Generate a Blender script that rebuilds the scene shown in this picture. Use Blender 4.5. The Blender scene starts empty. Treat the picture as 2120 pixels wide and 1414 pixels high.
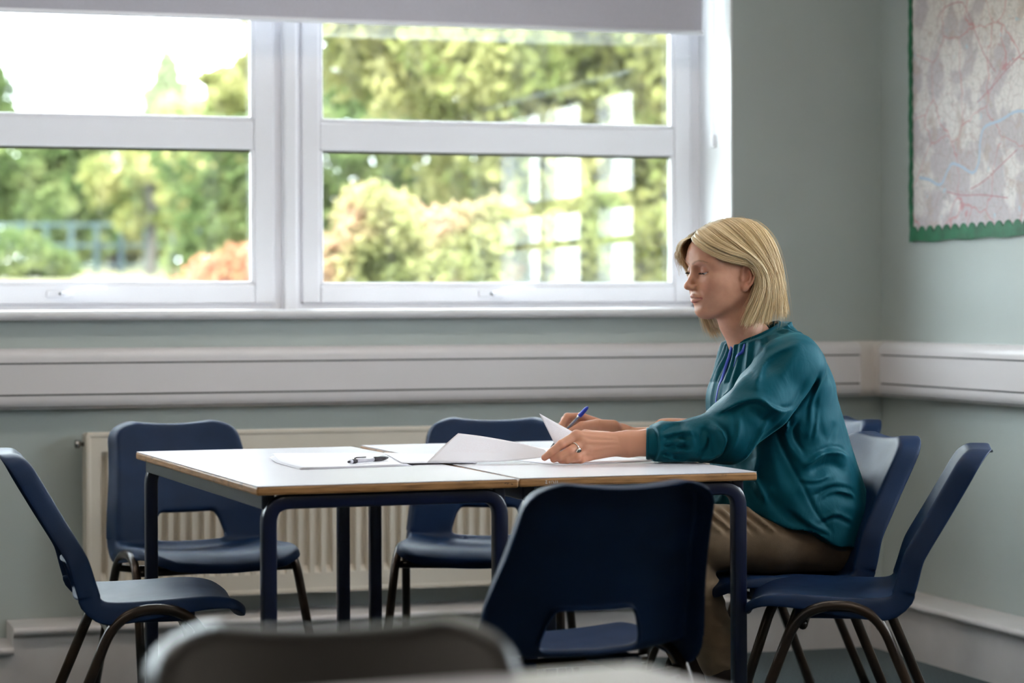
import bpy, bmesh, math, random
import numpy as np
from mathutils import Vector, Matrix, noise
random.seed(7); np.random.seed(7)
PI = math.pi
scene = bpy.context.scene
COL = scene.collection

# ------------------------------------------------------------------ camera
cam_data = bpy.data.cameras.new('camera')
cam_data.lens = 85.0; cam_data.sensor_width = 36.0
cam_data.shift_y = -72.0/2120.0
cam_data.clip_start = 0.05; cam_data.clip_end = 400
cam_data.dof.use_dof = True
cam_data.dof.focus_distance = 5.25
cam_data.dof.aperture_fstop = 3.2
cam = bpy.data.objects.new('camera', cam_data); COL.objects.link(cam)
cam.location = (0, 0, 1.03)
cam.rotation_mode = 'QUATERNION'
cam.rotation_quaternion = (Matrix.Rotation(-math.radians(17.5), 3, 'Z') @ Matrix.Rotation(PI/2, 3, 'X') @ Matrix.Rotation(-0.0038, 3, 'Z')).to_quaternion()
scene.camera = cam

# ------------------------------------------------------------------ sky, sun, exposure
world = bpy.data.worlds.new('overcast_sky'); scene.world = world
world.use_nodes = True
wn = world.node_tree.nodes; wl = world.node_tree.links
bg = wn['Background']
bg.inputs['Color'].default_value = (0.86, 0.93, 1.0, 1)
bg.inputs['Strength'].default_value = 8.0
sun_data = bpy.data.lights.new('sun', 'SUN'); sun_data.energy = 7.0; sun_data.angle = math.radians(4)
sun_data.color = (1.0, 0.93, 0.8)
sun = bpy.data.objects.new('sun', sun_data); COL.objects.link(sun)
sun.rotation_euler = Vector((0.25, 0.85, -0.75)).to_track_quat('-Z', 'Y').to_euler()
vs = scene.view_settings
vs.view_transform = 'Standard'; vs.look = 'None'; vs.gamma = 1.0; vs.use_curve_mapping = False
vs.exposure = 1.26
scene.cycles.max_bounces = 8
scene.cycles.diffuse_bounces = 4
scene.cycles.use_adaptive_sampling = True
scene.cycles.adaptive_threshold = 0.035
scene.cycles.glossy_bounces = 4
scene.cycles.transparent_max_bounces = 16
scene.cycles.caustics_reflective = False
scene.cycles.caustics_refractive = False
scene.cycles.sample_clamp_indirect = 14.0

# ------------------------------------------------------------------ helpers
def link(o, parent=None):
    COL.objects.link(o)
    if parent is not None: o.parent = parent
    return o
def tag(o, label=None, cat=None, group=None, kind=None):
    if label: o['label'] = label
    if cat: o['category'] = cat
    if group: o['group'] = group
    if kind: o['kind'] = kind
    return o
def empty(name, loc=(0,0,0), rz=0.0):
    o = bpy.data.objects.new(name, None); o.empty_display_size = 0.1
    o.location = loc; o.rotation_euler = (0, 0, rz); COL.objects.link(o); return o
def mesh_obj(name, verts, faces, mat=None, parent=None, smooth=False, loc=None):
    me = bpy.data.meshes.new(name)
    me.from_pydata([tuple(map(float, v)) for v in verts], [], [tuple(map(int, f)) for f in faces])
    me.update()
    if mat is not None: me.materials.append(mat)
    if smooth: me.polygons.foreach_set('use_smooth', [True]*len(me.polygons))
    o = bpy.data.objects.new(name, me)
    if loc is not None: o.location = loc
    return link(o, parent)
def bm_obj(name, bm, mat=None, parent=None, smooth=False, loc=None):
    bmesh.ops.recalc_face_normals(bm, faces=bm.faces)
    me = bpy.data.meshes.new(name); bm.to_mesh(me); bm.free()
    if mat is not None: me.materials.append(mat)
    if smooth: me.polygons.foreach_set('use_smooth', [True]*len(me.polygons))
    o = bpy.data.objects.new(name, me)
    if loc is not None: o.location = loc
    return link(o, parent)
def add_box(bm, x0, x1, y0, y1, z0, z1, bev=0.0, seg=2):
    r = bmesh.ops.create_cube(bm, size=1.0)
    vs_ = r['verts']
    for v in vs_:
        v.co = Vector(((x0+x1)/2 + v.co.x*(x1-x0), (y0+y1)/2 + v.co.y*(y1-y0), (z0+z1)/2 + v.co.z*(z1-z0)))
    if bev > 0:
        es = set(e for v in vs_ for e in v.link_edges)
        bmesh.ops.bevel(bm, geom=list(es), offset=bev, segments=seg, affect='EDGES', profile=0.5)
def box(name, x0, x1, y0, y1, z0, z1, mat, parent=None, bev=0.0, seg=2, loc=None):
    bm = bmesh.new(); add_box(bm, x0, x1, y0, y1, z0, z1, bev, seg)
    return bm_obj(name, bm, mat, parent, loc=loc)
def catmull(P, n, closed=False):
    P = [np.array(p, float) for p in P]; out = []
    m = len(P)
    for i in range(m-1):
        p0 = P[i-1] if i > 0 else 2*P[0]-P[1]
        p1, p2 = P[i], P[i+1]
        p3 = P[i+2] if i+2 < m else 2*P[-1]-P[-2]
        for k in range(n):
            t = k/n
            out.append(0.5*((2*p1)+(-p0+p2)*t+(2*p0-5*p1+4*p2-p3)*t*t+(-p0+3*p1-3*p2+p3)*t**3))
    out.append(P[-1]); return np.array(out)
def bend_path(P, rad, n=6):
    """polyline with rounded corners"""
    P = [np.array(p, float) for p in P]; out = [P[0]]
    for i in range(1, len(P)-1):
        a, b, c = P[i-1], P[i], P[i+1]
        u = (a-b)/np.linalg.norm(a-b); v = (c-b)/np.linalg.norm(c-b)
        r = rad[i] if isinstance(rad, (list, tuple)) else rad
        r = min(r, 0.48*np.linalg.norm(a-b), 0.48*np.linalg.norm(c-b))
        p, q = b+u*r, b+v*r
        for k in range(n+1):
            t = k/n; out.append((1-t)**2*p+2*t*(1-t)*b+t*t*q)
    out.append(P[-1]); return np.array(out)
def tube_geo(path, rad, seg=10, cap=True, sx=1.0, sy=1.0, up=None, square=False):
    """sweep a circle (or rounded square) along path; returns verts, faces"""
    path = np.array(path, float); n = len(path)
    rad = np.full(n, rad) if np.isscalar(rad) else np.array(rad, float)
    T = np.gradient(path, axis=0); T /= np.linalg.norm(T, axis=1)[:, None]+1e-12
    ref = np.array(up if up is not None else (0, 0, 1.0))
    if abs(T[0] @ ref) > 0.95 and up is None: ref = np.array((1.0, 0, 0))
    N = np.cross(np.cross(T[0], ref), T[0]); N /= np.linalg.norm(N)
    V = []; F = []
    ang = np.linspace(0, 2*PI, seg, endpoint=False)
    for i in range(n):
        N = N - T[i]*(N @ T[i]); N /= np.linalg.norm(N)+1e-12
        B = np.cross(T[i], N)
        for a in ang:
            c, s = math.cos(a), math.sin(a)
            if square:
                c = math.copysign(abs(c)**0.35, c); s = math.copysign(abs(s)**0.35, s)
            V.append(path[i]+rad[i]*(N*c*sx+B*s*sy))
    for i in range(n-1):
        for k in range(seg):
            a = i*seg+k; b = i*seg+(k+1) % seg
            F.append((a, b, b+seg, a+seg))
    if cap:
        F.append(tuple(range(seg-1, -1, -1))); F.append(tuple((n-1)*seg+k for k in range(seg)))
    return V, F
def tube(name, path, rad, mat, parent=None, **kw):
    V, F = tube_geo(path, rad, **kw)
    return mesh_obj(name, V, F, mat, parent, smooth=True)
def merge(geos):
    V = []; F = []
    for v, f in geos:
        o = len(V); V += list(v); F += [tuple(i+o for i in q) for q in f]
    return V, F
def lathe_geo(prof, seg=16, axis=((0,0,0), (0,0,1))):
    o = np.array(axis[0], float); d = np.array(axis[1], float); d /= np.linalg.norm(d)
    ref = np.array((1., 0, 0)) if abs(d[0]) < .9 else np.array((0, 1., 0))
    N = np.cross(d, ref); N /= np.linalg.norm(N); B = np.cross(d, N)
    V = []; F = []
    for r, h in prof:
        for k in range(seg):
            a = 2*PI*k/seg; V.append(o+d*h+r*(N*math.cos(a)+B*math.sin(a)))
    for i in range(len(prof)-1):
        for k in range(seg):
            a = i*seg+k; b = i*seg+(k+1) % seg; F.append((a, b, b+seg, a+seg))
    F.append(tuple(range(seg-1, -1, -1))); F.append(tuple((len(prof)-1)*seg+k for k in range(seg)))
    return V, F
def bake(o):
    """apply the modifiers of o into its mesh data"""
    dg = bpy.context.evaluated_depsgraph_get()
    me = bpy.data.meshes.new_from_object(o.evaluated_get(dg))
    o.modifiers.clear(); old = o.data; o.data = me; me.name = old.name
    return o
def copy_tree(o, parent=None):
    c = o.copy(); COL.objects.link(c); c.parent = parent
    for ch in o.children: copy_tree(ch, c)
    return c
def shade_auto(o, ang=35):
    me = o.data
    me.polygons.foreach_set('use_smooth', [True]*len(me.polygons))
    bm = bmesh.new(); bm.from_mesh(me)
    for e in bm.edges:
        if len(e.link_faces) == 2 and e.calc_face_angle(0) > math.radians(ang): e.smooth = False
    bm.to_mesh(me); bm.free(); return o
def extrude_profile(prof, p0, p1, up=(0, 0, 1), mirror=False):
    """closed 2D profile (out, up) extruded from p0 to p1; 'out' is the horizontal normal to the left of travel"""
    p0 = np.array(p0, float); p1 = np.array(p1, float); d = (p1-p0)/np.linalg.norm(p1-p0)
    out = np.cross(np.array(up, float), d)
    V = [p0+out*a+np.array(up)*b for a, b in prof]+[p1+out*a+np.array(up)*b for a, b in prof]
    n = len(prof); F = [(i, (i+1) % n, (i+1) % n+n, i+n) for i in range(n)]
    F += [tuple(range(n-1, -1, -1)), tuple(range(n, 2*n))]
    return V, F

# ------------------------------------------------------------------ materials
def new_mat(name):
    m = bpy.data.materials.new(name); m.use_nodes = True
    return m, m.node_tree.nodes, m.node_tree.links, m.node_tree.nodes['Principled BSDF']
def mat(name, col, rough=0.5, metal=0.0, spec=0.5, var=0.0, vscale=8.0, bump=0.0, bscale=60.0, col2=None, detail=4.0, coat=0.0, sheen=0.0, stretch=None, trans=0.0, sss=0.0, rvar=0.0):
    m, n, l, p = new_mat(name)
    p.inputs['Base Color'].default_value = (*col, 1); p.inputs['Roughness'].default_value = rough
    p.inputs['Metallic'].default_value = metal; p.inputs['Specular IOR Level'].default_value = spec
    p.inputs['Coat Weight'].default_value = coat; p.inputs['Sheen Weight'].default_value = sheen
    if trans: p.inputs['Transmission Weight'].default_value = trans
    if sss:
        p.inputs['Subsurface Weight'].default_value = sss; p.inputs['Subsurface Radius'].default_value = (0.012, 0.005, 0.003)
        p.inputs['Subsurface Scale'].default_value = 1.0
    tc = n.new('ShaderNodeTexCoord'); src = tc.outputs['Object']
    if stretch:
        mp = n.new('ShaderNodeMapping'); mp.inputs['Scale'].default_value = stretch
        l.new(src, mp.inputs['Vector']); src = mp.outputs['Vector']
    if var > 0 or col2:
        nz = n.new('ShaderNodeTexNoise'); nz.inputs['Scale'].default_value = vscale; nz.inputs['Detail'].default_value = detail
        l.new(src, nz.inputs['Vector'])
        mx = n.new('ShaderNodeMix'); mx.data_type = 'RGBA'
        c2 = col2 if col2 else tuple(c*(1-var) for c in col)
        c1 = col if col2 else tuple(min(1, c*(1+var)) for c in col)
        mx.inputs[6].default_value = (*c1, 1); mx.inputs[7].default_value = (*c2, 1)
        cr = n.new('ShaderNodeValToRGB'); cr.color_ramp.elements[0].position = .35; cr.color_ramp.elements[1].position = .65
        l.new(nz.outputs['Fac'], cr.inputs['Fac']); l.new(cr.outputs['Color'], mx.inputs[0])
        l.new(mx.outputs[2], p.inputs['Base Color'])
        if rvar > 0:
            mr = n.new('ShaderNodeMapRange'); mr.inputs['To Min'].default_value = rough-rvar; mr.inputs['To Max'].default_value = rough+rvar
            l.new(nz.outputs['Fac'], mr.inputs['Value']); l.new(mr.outputs['Result'], p.inputs['Roughness'])
    if bump > 0:
        nb = n.new('ShaderNodeTexNoise'); nb.inputs['Scale'].default_value = bscale; nb.inputs['Detail'].default_value = 3
        l.new(src, nb.inputs['Vector'])
        b = n.new('ShaderNodeBump'); b.inputs['Strength'].default_value = bump; b.inputs['Distance'].default_value = 0.002
        l.new(nb.outputs['Fac'], b.inputs['Height']); l.new(b.outputs['Normal'], p.inputs['Normal'])
    return m

M = {}
M['wall'] = mat('wall_paint', (0.43, 0.475, 0.46), 0.5, var=0.05, vscale=1.6, bump=0.12, bscale=40)
M['wall_white'] = mat('reveal_paint', (0.80, 0.81, 0.83), 0.5, var=0.02, bump=0.05)
M['ceiling'] = mat('ceiling_tile', (0.75, 0.75, 0.73), 0.8, var=0.03)
M['carpet'] = mat('carpet', (0.088, 0.108, 0.115), 0.95, spec=0.1, var=0.25, vscale=180, bump=0.5, bscale=400)
M['upvc'] = mat('window_plastic', (0.88, 0.87, 0.91), 0.28, var=0.02, vscale=3)
M['gasket'] = mat('rubber_gasket', (0.02, 0.022, 0.025), 0.6)
M['sill'] = mat('sill_plastic', (0.76, 0.75, 0.77), 0.3, var=0.03, vscale=5)
M['trunk'] = mat('trunking_plastic', (0.70, 0.66, 0.67), 0.32, var=0.02, vscale=2)
M['trunk_old'] = mat('trunking_joint_plastic', (0.66, 0.60, 0.57), 0.35, var=0.03)
M['skirt'] = mat('skirting_gloss_paint', (0.62, 0.58, 0.575), 0.35, var=0.05, vscale=6, bump=0.1, bscale=20)
M['radiator'] = mat('radiator_enamel', (0.70, 0.63, 0.54), 0.35, var=0.04, vscale=4)
M['blind'] = mat('blind_fabric', (0.54, 0.52, 0.58), 0.85, spec=0.2, var=0.02, vscale=120, bump=0.15, bscale=600)
M['plastic_blue'] = mat('navy_polypropylene', (0.0030, 0.0165, 0.054), 0.50, spec=0.20, var=0.10, vscale=14, bump=0.10, bscale=420, rvar=0.06)
M['plastic_brown'] = mat('umber_polypropylene', (0.012, 0.0085, 0.0065), 0.34, spec=0.45, var=0.10, vscale=14, bump=0.10, bscale=420)
M['tube'] = mat('worn_bronze_tube', (0.012, 0.010, 0.009), 0.28, metal=0.4, col2=(0.045, 0.025, 0.014), vscale=9)
M['tube_chrome'] = mat('worn_chrome', (0.45, 0.43, 0.42), 0.22, metal=1.0, var=0.2)
M['rubber'] = mat('rubber_foot', (0.02, 0.02, 0.02), 0.7)
M['frame_blue'] = mat('navy_enamel_steel', (0.0035, 0.0065, 0.026), 0.28, var=0.15, vscale=12, coat=0.3)
M['laminate'] = mat('white_laminate', (0.66, 0.645, 0.69), 0.26, var=0.015, vscale=3, spec=0.5)
M['paper'] = mat('paper', (0.82, 0.80, 0.86), 0.8, spec=0.2)
def wood_edge():
    m, n, l, p = new_mat('beech_edge')
    tc = n.new('ShaderNodeTexCoord')
    mp = n.new('ShaderNodeMapping'); mp.inputs['Scale'].default_value = (6, 6, 90); l.new(tc.outputs['Object'], mp.inputs['Vector'])
    nz = n.new('ShaderNodeTexNoise'); nz.inputs['Scale'].default_value = 3; nz.inputs['Detail'].default_value = 6; l.new(mp.outputs['Vector'], nz.inputs['Vector'])
    cr = n.new('ShaderNodeValToRGB')
    cr.color_ramp.elements[0].position = .3; cr.color_ramp.elements[0].color = (0.16, 0.075, 0.025, 1)
    cr.color_ramp.elements[1].position = .62; cr.color_ramp.elements[1].color = (0.40, 0.20, 0.075, 1)
    e = cr.color_ramp.elements.new(.45); e.color = (0.30, 0.145, 0.05, 1)
    l.new(nz.outputs['Fac'], cr.inputs['Fac'])
    # scuffed dark and pale marks
    n2 = n.new('ShaderNodeTexNoise'); n2.inputs['Scale'].default_value = 28; n2.inputs['Detail'].default_value = 5; l.new(tc.outputs['Object'], n2.inputs['Vector'])
    r2 = n.new('ShaderNodeValToRGB'); r2.color_ramp.elements[0].position = .60; r2.color_ramp.elements[1].position = .72; l.new(n2.outputs['Fac'], r2.inputs['Fac'])
    mx = n.new('ShaderNodeMix'); mx.data_type = 'RGBA'; mx.inputs[7].default_value = (0.06, 0.035, 0.02, 1)
    l.new(r2.outputs['Color'], mx.inputs[0]); l.new(cr.outputs['Color'], mx.inputs[6])
    l.new(mx.outputs[2], p.inputs['Base Color']); p.inputs['Roughness'].default_value = 0.42
    return m
M['wood'] = wood_edge()
def glass_mat(name, dirt_haze=True):
    m, n, l, p = new_mat(name); n.remove(p)
    out = n['Material Output']
    tr = n.new('ShaderNodeBsdfTransparent'); tr.inputs['Color'].default_value = (0.97, 0.985, 0.98, 1)
    gl = n.new('ShaderNodeBsdfGlossy'); gl.inputs['Roughness'].default_value = 0.0
    fr = n.new('ShaderNodeFresnel'); geo = n.new('ShaderNodeNewGeometry'); iorm = n.new('ShaderNodeMapRange'); iorm.inputs['To Min'].default_value = 1.6; iorm.inputs['To Max'].default_value = 1/1.6
    l.new(geo.outputs['Backfacing'], iorm.inputs['Value']); l.new(iorm.outputs['Result'], fr.inputs['IOR'])
    df = n.new('ShaderNodeBsdfDiffuse'); df.inputs['Color'].default_value = (0.85, 0.87, 0.87, 1)
    tc = n.new('ShaderNodeTexCoord')
    # smears and dried drops, plus a base haze painted for the room's pale reflection
    n1 = n.new('ShaderNodeTexNoise'); n1.inputs['Scale'].default_value = 5; n1.inputs['Detail'].default_value = 3
    mp = n.new('ShaderNodeMapping'); mp.inputs['Scale'].default_value = (3, 1, 0.6); l.new(tc.outputs['Object'], mp.inputs['Vector']); l.new(mp.outputs['Vector'], n1.inputs['Vector'])
    r1 = n.new('ShaderNodeMapRange'); r1.inputs['From Min'].default_value = .45; r1.inputs['From Max'].default_value = .8; r1.inputs['To Max'].default_value = .05; r1.inputs['To Min'].default_value = .0025
    l.new(n1.outputs['Fac'], r1.inputs['Value'])
    vo = n.new('ShaderNodeTexVoronoi'); vo.inputs['Scale'].default_value = 42; l.new(tc.outputs['Object'], vo.inputs['Vector'])
    r2 = n.new('ShaderNodeMapRange'); r2.inputs['From Min'].default_value = .10; r2.inputs['From Max'].default_value = .06; r2.inputs['To Max'].default_value = .22
    l.new(vo.outputs['Distance'], r2.inputs['Value'])
    ad = n.new('ShaderNodeMath'); ad.operation = 'ADD'; ad.use_clamp = True
    l.new(r1.outputs['Result'], ad.inputs[0]); l.new(r2.outputs['Result'], ad.inputs[1])
    m1 = n.new('ShaderNodeMixShader'); l.new(fr.outputs['Fac'], m1.inputs['Fac']); l.new(tr.outputs['BSDF'], m1.inputs[1]); l.new(gl.outputs['BSDF'], m1.inputs[2])
    m2 = n.new('ShaderNodeMixShader'); l.new(ad.outputs['Value'], m2.inputs['Fac']); l.new(m1.outputs['Shader'], m2.inputs[1]); l.new(df.outputs['BSDF'], m2.inputs[2])
    l.new((m2 if dirt_haze else m1).outputs['Shader'], out.inputs['Surface'])
    return m
M['glass'] = glass_mat('window_glass'); M['glass_clean'] = glass_mat('window_glass_clean', False)
# ================================================================== THE ROOM
XR = 3.35; YB = 6.81; XL = -4.2; YF = -2.6; ZC = 2.75
def struct(o): o['kind'] = 'structure'; return o
struct(box('floor', XL, XR+.3, YF, YB+.35, -0.12, 0.0, M['carpet']))
struct(box('ceiling', XL, XR+.3, YF, YB+.35, ZC, ZC+.12, M['ceiling']))
struct(box('wall_left', XL-.2, XL, YF, YB+.35, 0, ZC, M['wall']))
struct(box('wall_front', XL-.2, XR+.3, YF-.2, YF, 0, ZC, M['wall']))
# back wall with the window opening
OX0, OX1, OZ0, OZ1 = -2.27, 2.85, 0.998, 2.28
WT = 0.35
bm = bmesh.new()
add_box(bm, XL, XR+.3, YB, YB+WT, 0, OZ0)
add_box(bm, XL, XR+.3, YB, YB+WT, OZ1, ZC)
add_box(bm, XL, OX0, YB, YB+WT, OZ0, OZ1)
add_box(bm, OX1, XR+.3, YB, YB+WT, OZ0, OZ1)
wall_back = struct(bm_obj('wall_back', bm, M['wall']))
# right wall with a second window nearer the camera (its panes mirror in the back window)
RY0, RY1, RZ0, RZ1 = 2.90, 5.14, 0.95, 1.98
bm = bmesh.new()
add_box(bm, XR, XR+.3, YF, YB, 0, RZ0)
add_box(bm, XR, XR+.3, YF, YB, RZ1, ZC)
add_box(bm, XR, XR+.3, YF, RY0, RZ0, RZ1)
add_box(bm, XR, XR+.3, RY1, YB, RZ0, RZ1)
wall_right = struct(bm_obj('wall_right', bm, M['wall']))
# painted reveal lining
rv = struct(box('trim_1', OX1-.004, OX1+.002, YB-.002, 7.12, OZ0+.02, OZ1, M['wall_white']))
rv = struct(box('trim_2', OX0-.002, OX0+.004, YB-.002, 7.12, OZ0+.02, OZ1, M['wall_white']))
rv = struct(box('trim_3', OX0, OX1, YB-.002, 7.12, OZ1-.004, OZ1+.002, M['wall_white']))

def pane_window(name, x0, x1, z0, z1, ztr0, ztr1, sash, handle_x):
    """one casement: outer sash, transom, two panes, gasket lines, handle. x,z in the wall plane, face at y=0 (room side is -y)"""
    w = empty(name); struct(w)
    T = .070
    def bar(nm, a, b, c, d, y0=0.0, y1=T, m='upvc', par=w, bev=.006):
        return box(nm, a, b, y0, y1, c, d, M[m], par, bev)
    bar('sash_stile', x0, x0+sash, z0, z1); bar('sash_stile', x1-sash, x1, z0, z1)
    bar('sash_bottom_rail', x0+sash, x1-sash, z0, z0+sash-.004); bar('sash_top_rail', x0+sash, x1-sash, z1-sash, z1)
    bar('transom', x0+sash, x1-sash, ztr0, ztr1, 0.004, T)
    for i, (a, b) in enumerate(((z0+sash-.004, ztr0), (ztr1, z1-sash))):
        g = bmesh.new()   # black rubber line round the pane
        q = .0045
        add_box(g, x0+sash, x0+sash+q, .016, .05, a, b); add_box(g, x1-sash-q, x1-sash, .016, .05, a, b)
        add_box(g, x0+sash, x1-sash, .016, .05, a, a+q); add_box(g, x0+sash, x1-sash, .016, .05, b-q*1.3, b)
        gk = bm_obj('gasket', g, M['gasket'], w)
        box('pane', x0+sash, x1-sash, .026, .030, a, b, M['glass'], w)
        box('pane', x0+sash, x1-sash, .046, .050, a, b, M['glass_clean'], w)
        # bright glazing bead
        bd = bmesh.new(); q2 = .011
        add_box(bd, x0+sash-.001, x0+sash+q2, .006, .022, a, b, .003); add_box(bd, x1-sash-q2, x1-sash+.001, .006, .022, a, b, .003)
        add_box(bd, x0+sash, x1-sash, .006, .022, a-.001, a+q2, .003)
        bm_obj('glazing_bead', bd, M['upvc'], w)
    # lever handle on the bottom rail
    hz = z0+sash*.5
    hp = box('handle_plate', handle_x-.035, handle_x+.045, -.010, .002, hz-.011, hz+.011, M['upvc'], w, .005)
    path = catmull([(handle_x+.012, -.012, hz), (handle_x+.014, -.030, hz+.001), (handle_x+.045, -.038, hz+.013), (handle_x+.09, -.040, hz+.018), (handle_x+.135, -.040, hz+.016)], 5)
    lv = tube('handle_lever', path, [.0075]*6+list(np.linspace(.007, .0045, len(path)-6)), M['upvc'], hp, seg=8)
    V, F = lathe_geo([(.001, -.001), (.004, -.0005), (.004, .003)], 10, ((handle_x+.004, -.013, hz), (0, 1, 0)))
    mesh_obj('screw', V, F, M['gasket'], hp)
    return w
FY = 7.05     # face of the frames
def place_window(w, loc, rz=0):
    w.location = loc; w.rotation_euler = (0, 0, rz)
w2 = pane_window('window_1', 1.568, 2.814, 1.042, 2.20, 1.498, 1.583, .056, 2.150); place_window(w2, (0, FY, 0))
w1 = pane_window('window_2', 0.240, 1.486, 1.042, 2.20, 1.498, 1.584, .060, 0.850); place_window(w1, (0, FY, 0))
w0 = pane_window('window_3', -1.00, 0.150, 1.042, 2.20, 1.498, 1.584, .060, -0.45); place_window(w0, (0, FY, 0))  # unseen casement left of view, added to bring in more light
w9 = pane_window('window_6', -2.25, -1.10, 1.042, 2.20, 1.498, 1.584, .060, -1.70); place_window(w9, (0, FY, 0))  # further unseen unit, added to brighten the right wall and tables
# fixed outer frame between and around the casements
fr = empty('window_4'); struct(fr)
for a, b, yy in ((2.814, 2.852, .012), (1.552, 1.568, .010), (1.486, 1.512, .010), (0.19, 0.24, .01), (-1.10, -1.0, .01), (-2.27, -2.25, .01), (.15, .19, .01)):
    box('frame_post', a, b, FY+yy, FY+.09, 1.02, 2.28, M['upvc'], fr, .003)
box('mullion_cover', 1.510, 1.553, FY-.018, FY+.05, 1.02, 2.28, M['upvc'], fr, .008, 3)
box('frame_bottom_rail', OX0, OX1, FY+.012, FY+.09, 1.018, 1.042, M['upvc'], fr, .004)
box('frame_top_rail', OX0, OX1, FY+.012, FY+.09, 2.20, 2.28, M['upvc'], fr, .004)
# sill board with rounded nose
prof = []
for k in range(9):
    a = -PI/2+PI*k/8; prof.append((0.015*math.cos(a), 0.014+0.014*math.sin(a)))
V, F = extrude_profile([(-.30, 0.0), (0, 0)]+[(.0+p[0], p[1]) for p in prof[1:-1]]+[(0, .028), (-.30, .028)], (OX1+.012, YB-.030, .997), (OX0-.06, YB-.030, .997), )
# travel towards -x: left of travel is -y (towards the room)
sill = mesh_obj('trim_4', V, F, M['sill'], smooth=False); struct(sill); shade_auto(sill, 40)

# right wall window, three tall lights with cross bars
rw = empty('window_5', (XR+.14, 0, 0)); struct(rw)
ys = [RY0, RY0+.04, 3.60, 3.66, 4.20, 4.30, RY1-.05, RY1]
for a, b in ((RY0, RY0+.12), (3.62, 3.68), (4.18, 4.42), (RY1-.06, RY1)):
    box('frame_post', -.03, .04, a, b, RZ0, RZ1, M['upvc'], rw, .004)
for z, zh in ((RZ0, .06), (1.295, .03), (1.445, .07), (RZ1-.06, .06)):
    box('frame_rail', -.025, .035, RY0, RY1, z, z+zh, M['upvc'], rw, .004)
for a, b in ((RY0+.12, 3.62), (3.68, 4.18), (4.42, RY1-.06)):
    for c, d in ((RZ0+.06, 1.295), (1.325, 1.445), (1.515, RZ1-.06)):
        box('pane', .003, .007, a, b, c, d, M['glass_clean'], rw)
rs = struct(box('trim_5', XR-.04, XR+.12, RY0-.05, RY1+.05, RZ0-.025, RZ0, M['sill'], None, .008))

# roller blind
bl = empty('roller_blind', (0, 6.90, 0))
box('blind_fabric', OX0+.05, 2.790, -.0012, .0012, 1.872, 2.24, M['blind'], bl)
V, F = tube_geo([(OX0+.05, 0, 1.868), (2.794, 0, 1.868)], .0075, seg=12, sy=.7); mesh_obj('bottom_bar', V, F, M['upvc'], bl, True)
V, F = tube_geo([(OX0+.03, .02, 2.24), (2.81, .02, 2.24)], .026, seg=16); mesh_obj('roller_tube', V, F, M['blind'], bl, True)
tag(bl, 'white fabric roller blind partly lowered over the top of the window', 'blind')
# chain guide on the reveal
ck = empty('blind_chain', (2.846, 6.935, 1.54))
box('chain_tensioner', -.014, .004, -.012, .012, -.020, .020, M['upvc'], ck, .004)
V, F = merge([tube_geo([(-.006, -.007, .0), (-.008, -.007, .70)], .0014, seg=6), tube_geo([(-.006, .007, .0), (-.008, .007, .70)], .0014, seg=6)])
mesh_obj('bead_chain', V, F, M['upvc'], ck)
tag(ck, 'thin white blind chain and tensioner on the white window reveal', 'chain')

# ---------------------------------------------------------------- cable trunking
def arc(cx, cz, r, a0, a1, n=6):
    return [(cx+r*math.cos(math.radians(a0+(a1-a0)*k/n)), cz+r*math.sin(math.radians(a0+(a1-a0)*k/n))) for k in range(n+1)]
D = .060
prof_top = [(0, .8800), (D, .8800)]+arc(D-.028, .891, .028, 0, 90, 8)+[(0, .919)]
prof_mid = [(0, .7930), (D-.003, .7930), (D-.003, .8760), (0, .8760)]
prof_bot = [(0, .750)]+arc(D-.030, .780, .030, -90, 0, 8)+[(D, .7885), (0, .7885)]
tb = empty('trim_6'); struct(tb)
for nm, pr in (('top_cover', prof_top), ('middle_cover', prof_mid), ('bottom_cover', prof_bot)):
    V, F = extrude_profile(pr, (XR-.095, YB, 0), (XL, YB, 0)); shade_auto(mesh_obj(nm, V, F, M['trunk'], tb), 40)
box('back_channel', XL, XR-.02, YB-.050, YB, .756, .912, M['gasket'], tb)
tr_ = empty('trim_7'); struct(tr_)
for nm, pr in (('top_cover', prof_top), ('middle_cover', prof_mid), ('bottom_cover', prof_bot)):
    V, F = extrude_profile(pr, (XR, YF, 0), (XR, YB-.095, 0)); shade_auto(mesh_obj(nm, V, F, M['trunk'], tr_), 40)
box('back_channel', XR-.050, XR, YF, YB-.06, .756, .912, M['gasket'], tr_)
# inside corner joint, swept in two mitred legs
full = [(0, .7485)]+arc(D-.028, .7805, .031, -90, 0, 8)+arc(D-.028, .8895, .031, 0, 90, 8)+[(0, .9205)]
V = []; F = []
n = len(full)
for (px, py, ox, oy) in ((XR-.100, YB, 0, -1), (XR, YB, -1, -1), (XR, YB-.100, -1, 0)):
    for a, b in full:
        V.append((px+ox*a, py+oy*a, b))
for s in range(2):
    for i in range(n-1):
        F.append((s*n+i, s*n+i+1, (s+1)*n+i+1, (s+1)*n+i))
F.append(tuple(range(n))); F.append(tuple(range(3*n-1, 2*n-1, -1)))
cj = mesh_obj('corner_joint', V, F, M['trunk_old'], tb); shade_auto(cj, 40)

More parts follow.
